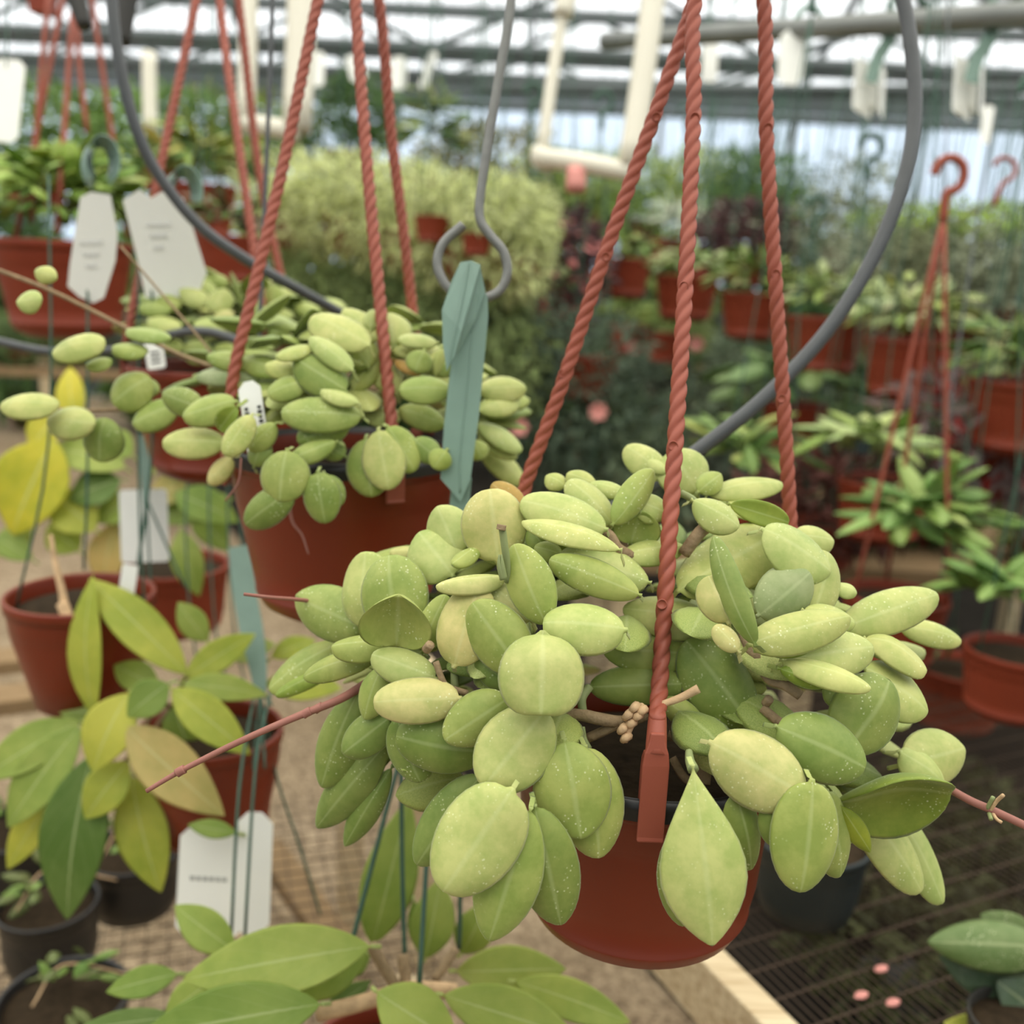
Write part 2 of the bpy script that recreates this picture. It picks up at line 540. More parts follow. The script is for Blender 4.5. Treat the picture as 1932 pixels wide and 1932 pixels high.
def put_leaf(root, me, base, tip, nrm, width, color, name='leaf'):
    L = tip - base
    ln = L.length
    X = L / ln
    Z = (nrm - X * nrm.dot(X))
    Z = Z.normalized() if Z.length > 1e-5 else X.orthogonal().normalized()
    Y = Z.cross(X)
    o = bpy.data.objects.new(name, me)
    COL.objects.link(o)
    o.parent = root
    m3 = Matrix((X * ln, Y * width, Z * (ln + width) * 0.5)).transposed()
    o.matrix_basis = Matrix.Translation(base - WORLD[root.name]) @ m3.to_4x4()
    o.color = color
    return o

def vary(c, a=0.08):
    k = 1 + U(-a, a)
    return (c[0] * k * (1 + U(-a, a)), c[1] * k, c[2] * k * (1 + U(-a, a)), 1)

def clump(root, c, n, ln, wd_, rad, cols, kind='oval', up=0.5, droop=0.2, low=-0.3, inner=0.25, front=None):
    "leaves springing from inside a mound with radii rad"
    for i in range(n):
        a = U(0, 2 * math.pi)
        z = U(low, 1.0)
        rr = math.sqrt(max(0.0, 1 - z * z))
        d = V((math.cos(a) * rr, math.sin(a) * rr, z))
        k = U(0.45, 1.0)
        q = c + V((d.x * rad[0], d.y * rad[1], d.z * rad[2])) * k
        L = ln * U(0.75, 1.2)
        dirv = (V((d.x, d.y, d.z * 0.6 - droop)) + V((U(-.4, .4), U(-.4, .4), U(-.3, .3)))).normalized()
        base = q - dirv * L * 0.5
        tip = q + dirv * L * 0.5
        nrm = (d + V((0, 0, up)) + V((U(-.4, .4), U(-.4, .4), U(-.2, .2)))).normalized()
        put_leaf(root, CL[kind], base, tip, nrm, wd_ * U(0.8, 1.15), vary(random.choice(cols), 0.1))

def foliage_geo(blobs, n, ln, wd_, droop=0.2, skin=0.55):
    "n small bent leaves spread over the blobs (centre, radii)"
    vs, fs = [], []
    for i in range(n):
        c, rad = random.choice(blobs)
        a = U(0, 2 * math.pi)
        z = U(-1, 1)
        rr = math.sqrt(1 - z * z)
        d = V((math.cos(a) * rr, math.sin(a) * rr, z))
        k = U(skin, 1.0) + U(0, 0.12)
        q = c + V((d.x * rad[0], d.y * rad[1], d.z * rad[2])) * k
        X = (d + V((U(-1, 1), U(-1, 1), U(-1, 1) - droop))).normalized()
        Z = (d + V((U(-.7, .7), U(-.7, .7), U(-.2, .9)))).normalized()
        Y = Z.cross(X)
        if Y.length < 1e-3: continue
        Y.normalize()
        Z = X.cross(Y)
        L, w = ln * U(.6, 1.3), wd_ * U(.7, 1.2)
        b = len(vs)
        vs += [q, q + X * L * .45 + Y * w / 2 - Z * w * .1, q + X * L * .5 + Z * w * .16, q + X * L * .45 - Y * w / 2 - Z * w * .1, q + X * L - Z * L * .12]
        fs += [(b, b + 1, b + 2), (b, b + 2, b + 3), (b + 1, b + 4, b + 2), (b + 2, b + 4, b + 3)]
    return vs, fs
def foliage(root, blobs, n, ln, wd_, color, droop=0.2, skin=0.55, name='foliage', label=None):
    vs, fs = foliage_geo(blobs, n, ln, wd_, droop, skin)
    o = mk(name, vs, fs, M['foliage'], root, smooth=False, color=color, kind='stuff')
    if label: o['label'] = label
    return o

# ------------------------------------------------------------------ pots, ropes, hangers
def pot(root, c, r, h, mat, seg=40, saucer=True, taper=0.72, soil=True, name='pot'):
    "round plastic pot, c = middle of the rim"
    t = r * 0.035
    prof = [(0.0001, -h), (r * taper * 0.72, -h), (r * taper * 0.9, -h * 0.985), (r * (taper + .07), -h * 0.93)]
    if saucer:
        prof += [(r * (taper + .13), -h * 0.86), (r * (taper + .135), -h * 0.85), (r * (taper + .125), -h * 0.845)]
    prof += [(r * (taper + .17), -h * .68), (r * 0.945, -h * 0.32), (r * 0.955, -h * 0.27), (r * 0.962, -h * 0.262), (r * 0.985, -h * 0.12), (r * 0.99, -h * .1), (r * 1.02, -h * .095), (r * 1.025, -h * 0.01), (r * 1.015, 0), (r * 0.97, 0), (r * 0.955, -h * .02), (r * 0.93, -h * 0.16)]
    vs, fs = lathe_geo(c, prof, seg)
    o = mk(name, vs, fs, mat, root)
    if soil:
        vs, fs = lathe_geo(c, [(r * 0.945, -h * 0.14), (r * .7, -h * .09), (r * .3, -h * .06), (0.0001, -h * .05)], 24)
        mk('soil', vs, fs, M['soil'], root)
    return o

def rope_part(root, pts, rad, mat, detail=True, clip_at=None, n=10, nubs=()):
    if detail:
        path = smooth_path(pts, n)
        ln = sum((path[i + 1] - path[i]).length for i in range(len(path) - 1))
        k = max(40, int(ln / 0.0016))
        # resample
        out, acc, i = [path[0]], 0.0, 0
        step = ln / k
        cum = [0.0]
        for j in range(len(path) - 1): cum.append(cum[-1] + (path[j + 1] - path[j]).length)
        for m_ in range(1, k):
            s = m_ * step
            while cum[i + 1] < s: i += 1
            out.append(path[i].lerp(path[i + 1], (s - cum[i]) / (cum[i + 1] - cum[i])))
        out.append(path[-1])
        vs, fs = tube_geo(out, rad * 1.06, 24, lobes=3, amp=0.42, pitch=rad * 6.6)
    else:
        vs, fs = tube_geo(smooth_path(pts, 5), rad, 6)
    return mk('rope', vs, fs, mat, root)

def clip_part(rope, p, out_dir, w, h, mat):
    "hook-over clip at the rope's foot: neck, outer plate, inner plate; p = top of the plate on the rim"
    o_ = V((out_dir.x, out_dir.y, 0)).normalized()
    s = V((0, 0, 1)).cross(o_)
    t = w * 0.2
    def folded(nm, prof):
        vs, fs = [], []
        for i, (a, b, ww) in enumerate(prof):
            j0, j1 = max(i - 1, 0), min(i + 1, len(prof) - 1)
            tx, tz = prof[j1][0] - prof[j0][0], (prof[j1][1] - prof[j0][1]) * h / w
            l = math.hypot(tx, tz)
            nx, nz = -tz / l, tx / l
            for sd, th in ((-1, 1), (1, 1), (1, -1), (-1, -1)):
                vs.append(p + o_ * (a * w + nx * t * .5 * th) + V((0, 0, b * h + nz * t * .5 * th)) + s * ww * w * sd)
        n = len(prof)
        for i in range(n - 1):
            for k in range(4):
                k2 = (k + 1) % 4
                fs.append((i * 4 + k, (i + 1) * 4 + k, (i + 1) * 4 + k2, i * 4 + k2))
        fs.extend([(0, 1, 2, 3), tuple(n * 4 - 1 - k for k in range(4))])
        o = mk(nm, vs, fs, mat, rope, smooth=False)
        return bevel(o, w * 0.06, 2)
    folded('clip', [(.1, .62, .26), (.16, .52, .30), (.24, .40, .44), (.28, .26, .5), (.30, 0, .5), (.30, -.6, .5), (.36, -.66, .5)])
    return folded('clip_back', [(-.62, -.55, .42), (-.62, .1, .42), (-.5, .24, .42), (-.2, .34, .42), (.18, .38, .42)])

def hook_part(root, p, r, mat):
    "hook above the meeting point of the ropes"
    pts = [p + V((0, 0, -0.01)), p + V((0, 0, r * 1.2))]
    for k in range(0, 9):
        a = math.radians(-60 + k * 30)
        pts.append(p + V((r * math.cos(a) * .9, 0, r * 2.3 + r * math.sin(a))))
    return tube('hook', pts, r * 0.28, mat, root, seg=8)

def wires(root, hub, c, r, n, rad, mat, a0=0.3):
    for i in range(n):
        a = a0 + 2 * math.pi * i / n
        e_ = c + V((r * math.cos(a), r * math.sin(a), 0.0))
        tube('wire', [hub, hub.lerp(e_, .5) + V((0, 0, -.004)), e_], rad, mat, root, seg=5, n=3)

def tag_plate(root, cx, cy, d, w, h, tilt=0.0, name='tag', mat=None, yaw=0.0, thick=0.0012, round_=0.18):
    "plastic tag, w and h in metres, hung with its long side down; tilt in degrees"
    mat = mat or M['tag']
    c = P(cx, cy, d)
    right = (RM @ V((1, 0, 0)))
    up = (RM @ V((0, 1, 0)))
    fwd = RM @ V((0, 0, -1))
    q = Matrix.Rotation(math.radians(yaw), 3, up) @ Matrix.Rotation(math.radians(tilt), 3, fwd)
    right, up = q @ right, q @ up
    k = round_
    ol = [(-.5, -.5 + k * w / h), (-.5 + k, -.5), (.5 - k, -.5), (.5, -.5 + k * w / h), (.5, .5 - k * w / h), (.5 - k, .5), (-.5 + k, .5), (-.5, .5 - k * w / h)]
    return plate(name, [c + right * a * w + up * b * h for a, b in ol], thick, mat, root), c, right, up

# ------------------------------------------------------------------ the greenhouse shell
def struct(name, vs, fs, mat, smooth=False, label=None):
    o = mk(name, vs, fs, mat, None, smooth=smooth, kind='structure')
    if label: o['label'] = label
    return o
FAR = 12.0
EAVE = 3.75
floor = struct('floor', [(-9, -4, 0), (9, -4, 0), (9, FAR, 0), (-9, FAR, 0)], [(0, 1, 2, 3)], M['gravel'], label='tan gravel floor of the greenhouse aisle')
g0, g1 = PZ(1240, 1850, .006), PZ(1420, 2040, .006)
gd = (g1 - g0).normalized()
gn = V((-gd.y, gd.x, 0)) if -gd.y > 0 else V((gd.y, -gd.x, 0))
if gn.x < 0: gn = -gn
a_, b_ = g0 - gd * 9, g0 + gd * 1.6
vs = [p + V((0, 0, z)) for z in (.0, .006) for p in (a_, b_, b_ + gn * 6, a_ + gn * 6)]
struct('bench_shade_sheet', vs, [(0, 1, 2, 3)[::-1], (4, 5, 6, 7), (0, 1, 5, 4), (1, 2, 6, 5), (2, 3, 7, 6), (3, 0, 4, 7)], M['benchshade'], label='dark sheet standing in for the floor shade under the right benches')  # thin dark sheet that paints the bench shade over the gravel

wall = struct('wall_back', *box_geo(V((0, FAR + .06, .8)), 18, .04, 1.6), M['frame'], label='low skirting of the far greenhouse wall')
for i in range(12):
    x0 = -9 + i * 1.5
    vs, fs = box_geo(V((x0 + .75, FAR, (EAVE + 1.6) / 2)), 1.46, .01, EAVE - 1.6)
    mk('pane', vs, fs, M['filmwall'], wall, smooth=False)
    vs, fs = box_geo(V((x0, FAR - .05, EAVE / 2)), .06, .06, EAVE)
    mk('stud', vs, fs, M['galv'], wall, smooth=False)
for z in (1.3, 2.6):
    vs, fs = box_geo(V((0, FAR - .08, z)), 18, .05, .05)
    mk('girt', vs, fs, M['galv'], wall, smooth=False)
for nm, x in (('wall_left', -9), ('wall_right', 9)):
    w = struct(nm, *box_geo(V((x, 4, .35)), .05, 16, .7), M['frame'], label='low skirting of the ' + nm[5:] + ' greenhouse wall')
    for i in range(8):
        vs, fs = box_geo(V((x, -4 + i * 2 + 1, .7 + (EAVE - .7) / 2)), .01, 1.95, EAVE - .7)
        mk('pane', vs, fs, M['filmside'], w, smooth=False)
RIDGE_Y, RIDGE_Z = 5.0, 5.9
wf = struct('light_block_wall', *box_geo(V((0, 2 * RIDGE_Y - FAR - .05, .45)), 18, .06, .9), M['shade'], label='low skirting of a light-blocking wall added behind the viewer')  # unseen wall added to hold back light from behind the viewer
for i in range(9):
    vs, fs = box_geo(V((-8 + i * 2, 2 * RIDGE_Y - FAR, (EAVE + .9) / 2)), 1.96, .01, EAVE - .9)
    mk('pane', vs, fs, M['filmblock'], wf, smooth=False)
roof = struct('ceiling', *beam_geo((-9, RIDGE_Y, RIDGE_Z + .05), (9, RIDGE_Y, RIDGE_Z + .05), .1, .1), M['frame'], label='white film greenhouse roof on a steel frame')
def roof_z(y): return EAVE + (RIDGE_Z - EAVE) * (1 - abs(y - RIDGE_Y) / (FAR - RIDGE_Y))
for i in range(9):
    for s_ in (0, 1):
        y0, y1 = (RIDGE_Y, FAR) if s_ else (RIDGE_Y, 2 * RIDGE_Y - FAR)
        x0, x1 = -9 + i * 2 + .01, -9 + i * 2 + 1.99
        vs = [(x0, y0, roof_z(y0)), (x1, y0, roof_z(y0)), (x1, y1, roof_z(y1)), (x0, y1, roof_z(y1))]
        mk('pane', vs, [(0, 1, 2, 3)], M['film'], roof, smooth=False)
for i in range(13):
    x = -9 + i * 1.5
    vs, fs = beam_geo((x, RIDGE_Y, RIDGE_Z - .06), (x, FAR, EAVE - .06), .05, .09)
    mk('rafter', vs, fs, M['frame'], roof, smooth=False)
for y in (6.6, 8.2, 9.4, 10.4, 11.3):
    vs, fs = beam_geo((-9, y, roof_z(y) - .12), (9, y, roof_z(y) - .12), .05, .06)
    mk('purlin', vs, fs, M['frame'], roof, smooth=False)
vs, fs = beam_geo((-9, FAR - .15, EAVE - .08), (9, FAR - .15, EAVE - .08), .12, .24)
mk('eave_beam', vs, fs, M['frame'], roof, smooth=False)
for y, z in ((9.6, 3.12), (7.8, 3.02), (6.2, 2.86)):
    vs, fs = tube_geo([V((-9, y, z)), V((0, y, z)), V((9, y, z))], .04, 8)
    mk('tie_rail', vs, fs, M['frame'], roof)
    for i in range(10):
        x = -9 + i * 2 + (0.4 if y < 8 else 0)
        vs, fs = beam_geo((x, y, z), (x + 1.0, y, z + .42), .03, .03)
        mk('brace', vs, fs, M['frame'], roof, smooth=False)
        vs, fs = beam_geo((x, y, z), (x - .9, y, z + .42), .03, .03)
        mk('brace', vs, fs, M['frame'], roof, smooth=False)
    vs, fs = tube_geo([V((-9, y, z + .42)), V((0, y, z + .42)), V((9, y, z + .42))], .03, 8)
    mk('tie_rail', vs, fs, M['frame'], roof)

# ------------------------------------------------------------------ leaf mounds placed leaf by leaf
class Mound:
    def __init__(s, c, rad): s.c, s.r = c, rad
    def hit(s, px, py):
        "nearest point of the mound seen in a direction (or the closest approach), with its outward normal"
        r = (RM @ V(((px - 966) / FPX, -(py - 966) / FPX, -1)))
        o = V(((CAM - s.c)[i] / s.r[i] for i in range(3)))
        d = V((r[i] / s.r[i] for i in range(3)))
        a, b, c = d.dot(d), o.dot(d), o.dot(o) - 1
        disc = b * b - a * c
        t = (-b - math.sqrt(disc)) / a if disc > 0 else -b / a
        p = CAM + r * t
        n = V(((p - s.c)[i] / s.r[i] ** 2 for i in range(3))).normalized()
        return p, n, t

C_ = {'l': rgb(176, 183, 110), 'm': rgb(151, 163, 86), 'd': rgb(127, 143, 71), 'y': rgb(190, 186, 120), 'g': rgb(142, 156, 108),
      'o': rgb(140, 150, 44), 'b': rgb(176, 140, 72), 'u': rgb(128, 146, 56)}
def traced_leaf(root, mound, L, rope_guard=(), thick=0.0048, mat=None, pet_to=None, fine=True, cap=None):
    """L = (bx, by, tx, ty, w, colour, layer, normal or None, options): leaf from its foot to its tip, w its breadth as seen."""
    bx, by, tx, ty, w, col, layer = L[:7]
    nn = L[7] if len(L) > 7 else None
    op = L[8] if len(L) > 8 else {}
    cx, cy = (bx + tx) / 2, (by + ty) / 2
    p, n, t = mound.hit(cx, cy)
    if cap and cap[2] < cx < cap[3] and cy > cap[0]: t = min(t, cap[1] - (0.02 if cy > cap[0] + 90 else 0))
    t = t + layer * 0.013 + op.get('dz', 0)
    fwd = RM @ V((0, 0, -1))
    if nn is not None:
        n = (RM @ V((1, 0, 0))) * nn[0] + V((0, 0, 1)) * nn[1] + V((0, -1, 0)) * nn[2]
    else:
        n = n * 0.6 + V((0, 0, 1)) * 0.25 + V((0, -1, 0)) * 0.45
    n.normalize()
    pc = P(cx, cy, t)
    def onplane(x, y):
        r = RM @ V(((x - 966) / FPX, -(y - 966) / FPX, -1))
        dn = r.dot(n)
        q = (pc - CAM).dot(n) / dn if abs(dn) > 0.12 else t
        q = max(t - 0.035, min(t + 0.035, q))
        return CAM + r * q
    b, e_ = onplane(bx, by), onplane(tx, ty)
    X = (e_ - b).normalized()
    Z = (n - X * n.dot(X)).normalized()
    Y = Z.cross(X)
    # breadth from how wide it shows
    x0, y0, _ = PX(pc)
    x1, y1, _ = PX(pc + Y * 0.01)
    ax, ay = tx - bx, ty - by
    al = math.hypot(ax, ay)
    seen = abs((x1 - x0) * -ay / al + (y1 - y0) * ax / al)
    width = min(w * 1.08 / max(seen, 4.5) * 0.01, (e_ - b).length * 1.35, 0.085 if fine else 1)
    dome = op.get('dome', 0.3)
    pet = None
    if pet_to is not None and op.get('pet', 1):
        pet = b - X * 0.005 - Z * 0.012
    args = dict(width=width, thick=thick * op.get('th', 1), dome=dome, bend=op.get('bend', 0.05), wide=op.get('wide', U(.9, 1.08)), sharp=op.get('sharp', U(.52, .64)) * 0.8,
                wav=op.get('wav', U(0.005, 0.034)), phase=U(0, 6), notch=op.get('notch', 0), pet=pet)
    shift = 0.0
    for k in range(3):
        vs, fs, uv = leaf_geo(b, e_, n, nu=14 if fine else 10, seg=16 if fine else 12, **args)
        push = 0.0
        for gx, gy, gd, gw in rope_guard:
            for q in vs:
                x, y, d = PX(q)
                if abs(y - gy) < 14 and abs(x - gx) < gw and d < gd + 0.006: push = max(push, gd + 0.006 - d)
        if push <= 0: break
        f = (t + push + 0.002) / t
        b, e_ = CAM + (b - CAM) * f, CAM + (e_ - CAM) * f
        if pet is not None: args['pet'] = CAM + (args['pet'] - CAM) * f
        t *= f
    return mk('leaf', vs, fs, mat or M['hoya'], root, uvs=uv, color=vary(C_[col] if isinstance(col, str) else col, 0.05), origin=b)

# ================================================================== front hanging plant
DF = 0.735
RIMC = P(1222, 1392, DF)
RF = 0.098
front = thing('hanging_plant', 'succulent round-leaved plant in sharp focus hanging in front in a terracotta pot', 'hanging plant', RIMC)
fp = pot(front, RIMC, RF, 0.147, M['terra'], 64, taper=0.74)
vs, fs = lathe_geo(RIMC, [(RF * 1.03, -.012), (RF * 1.035, -.004), (RF * 1.03, 0.002), (RF * 1.0, .003), (RF * .96, .001), (RF * .95, -.01)], 64)
mk('rim', vs, fs, M['blackrim'], fp, label='thin black rim band')
def rim(c, r, deg, z=0.0): return c + V((r * math.cos(math.radians(deg)), r * math.sin(math.radians(deg)), z))
HUBF = P(1388, -330, .76)
cf, cl, c_r = rim(RIMC, RF, -91), rim(RIMC, RF, 158), rim(RIMC, RF, 30)
clipF = P(1232, 1478, PX(cf)[2] - 0.006)
topF = P(1240, 1362, PX(clipF)[2] + .004)
r1 = rope_part(front, [HUBF, P(1313, -10, .748), P(1309, 200, .737), P(1297, 470, .72), P(1279, 760, .70), P(1262, 1020, .68), P(1246, 1270, .665), topF], .0057, M['rope'])
r2 = rope_part(front, [HUBF, P(1312, -10, .77), P(1250, 175, .775), P(1150, 455, .79), P(1062, 720, .805), P(985, 935, .82), P(960, 1060, .82), cl + V((0, 0, .02))], .0057, M['rope'])
r3 = rope_part(front, [HUBF, P(1440, -10, .775), P(1446, 250, .78), P(1462, 520, .79), P(1478, 760, .80), P(1491, 985, .81), P(1497, 1120, .81), c_r + V((0, 0, .02))], .0057, M['rope'])
GUARD = []
for q in smooth_path([P(1309, 200, .737), P(1297, 470, .72), P(1279, 760, .70), P(1262, 1020, .68), P(1246, 1270, .665), topF], 12):
    x, y, d = PX(q)
    if y > 780: GUARD.append((x, y, d, 24))
GUARD.append((1232, 1420, PX(clipF)[2] - .004, 34)); GUARD.append((1232, 1450, PX(clipF)[2] - .004, 34)); GUARD.append((1232, 1490, PX(clipF)[2] - .004, 34)); GUARD.append((1230, 1525, PX(clipF)[2] - .004, 34))
# neck + clip of the front rope
fo = V((0, -1, 0))
k1 = clip_part(r1, clipF, fo, .0172, .058, M['rope'])
tube('neck', [topF + V((0, 0, .006)), topF, clipF + V((0, -.002, .02))], .0062, M['rope'], r1, seg=12, n=4, taper=(.85, 1.15))
clip_part(r2, cl, V((cl.x - RIMC.x, cl.y - RIMC.y, 0)), .0185, .052, M['rope'])
clip_part(r3, c_r, V((c_r.x - RIMC.x, c_r.y - RIMC.y, 0)), .0185, .052, M['rope'])
hook_part(front, HUBF, .03, M['rope'])
# round moulding marks on the ropes
def nub(rope, x, y, d, rr=.0036):
    c = P(x, y, d - .0052)
    f_ = (CAM - c).normalized()
    a = f_.orthogonal().normalized()
    b_ = f_.cross(a)
    vs, fs = [], []
    for z_, r_ in ((-.002, rr), (.0006, rr), (.0009, rr * .82), (.0002, rr * .78), (.0002, 0.00005)):
        for k in range(14): vs.append(c + f_ * z_ + (a * math.cos(k * math.pi / 7) + b_ * math.sin(k * math.pi / 7)) * r_)
    for i in range(4):
        for k in range(14): fs.append((i * 14 + k, i * 14 + (k + 1) % 14, (i + 1) * 14 + (k + 1) % 14, (i + 1) * 14 + k))
    mk('moulding_mark', vs, fs, M['rope'], rope)
for x, y, d in ((1311, 221, .736), (1290, 540, .716), (1270, 841, .694), (1249, 1140, .6725)): nub(r1, x, y, d)
for x, y, d in ((1238, 220, .776), (1143, 484, .791), (1061, 705, .805), (992, 905, .819)): nub(r2, x, y, d)
for x, y, d in ((1449, 240, .78), (1464, 516, .79), (1475, 752, .80)): nub(r3, x, y, d)

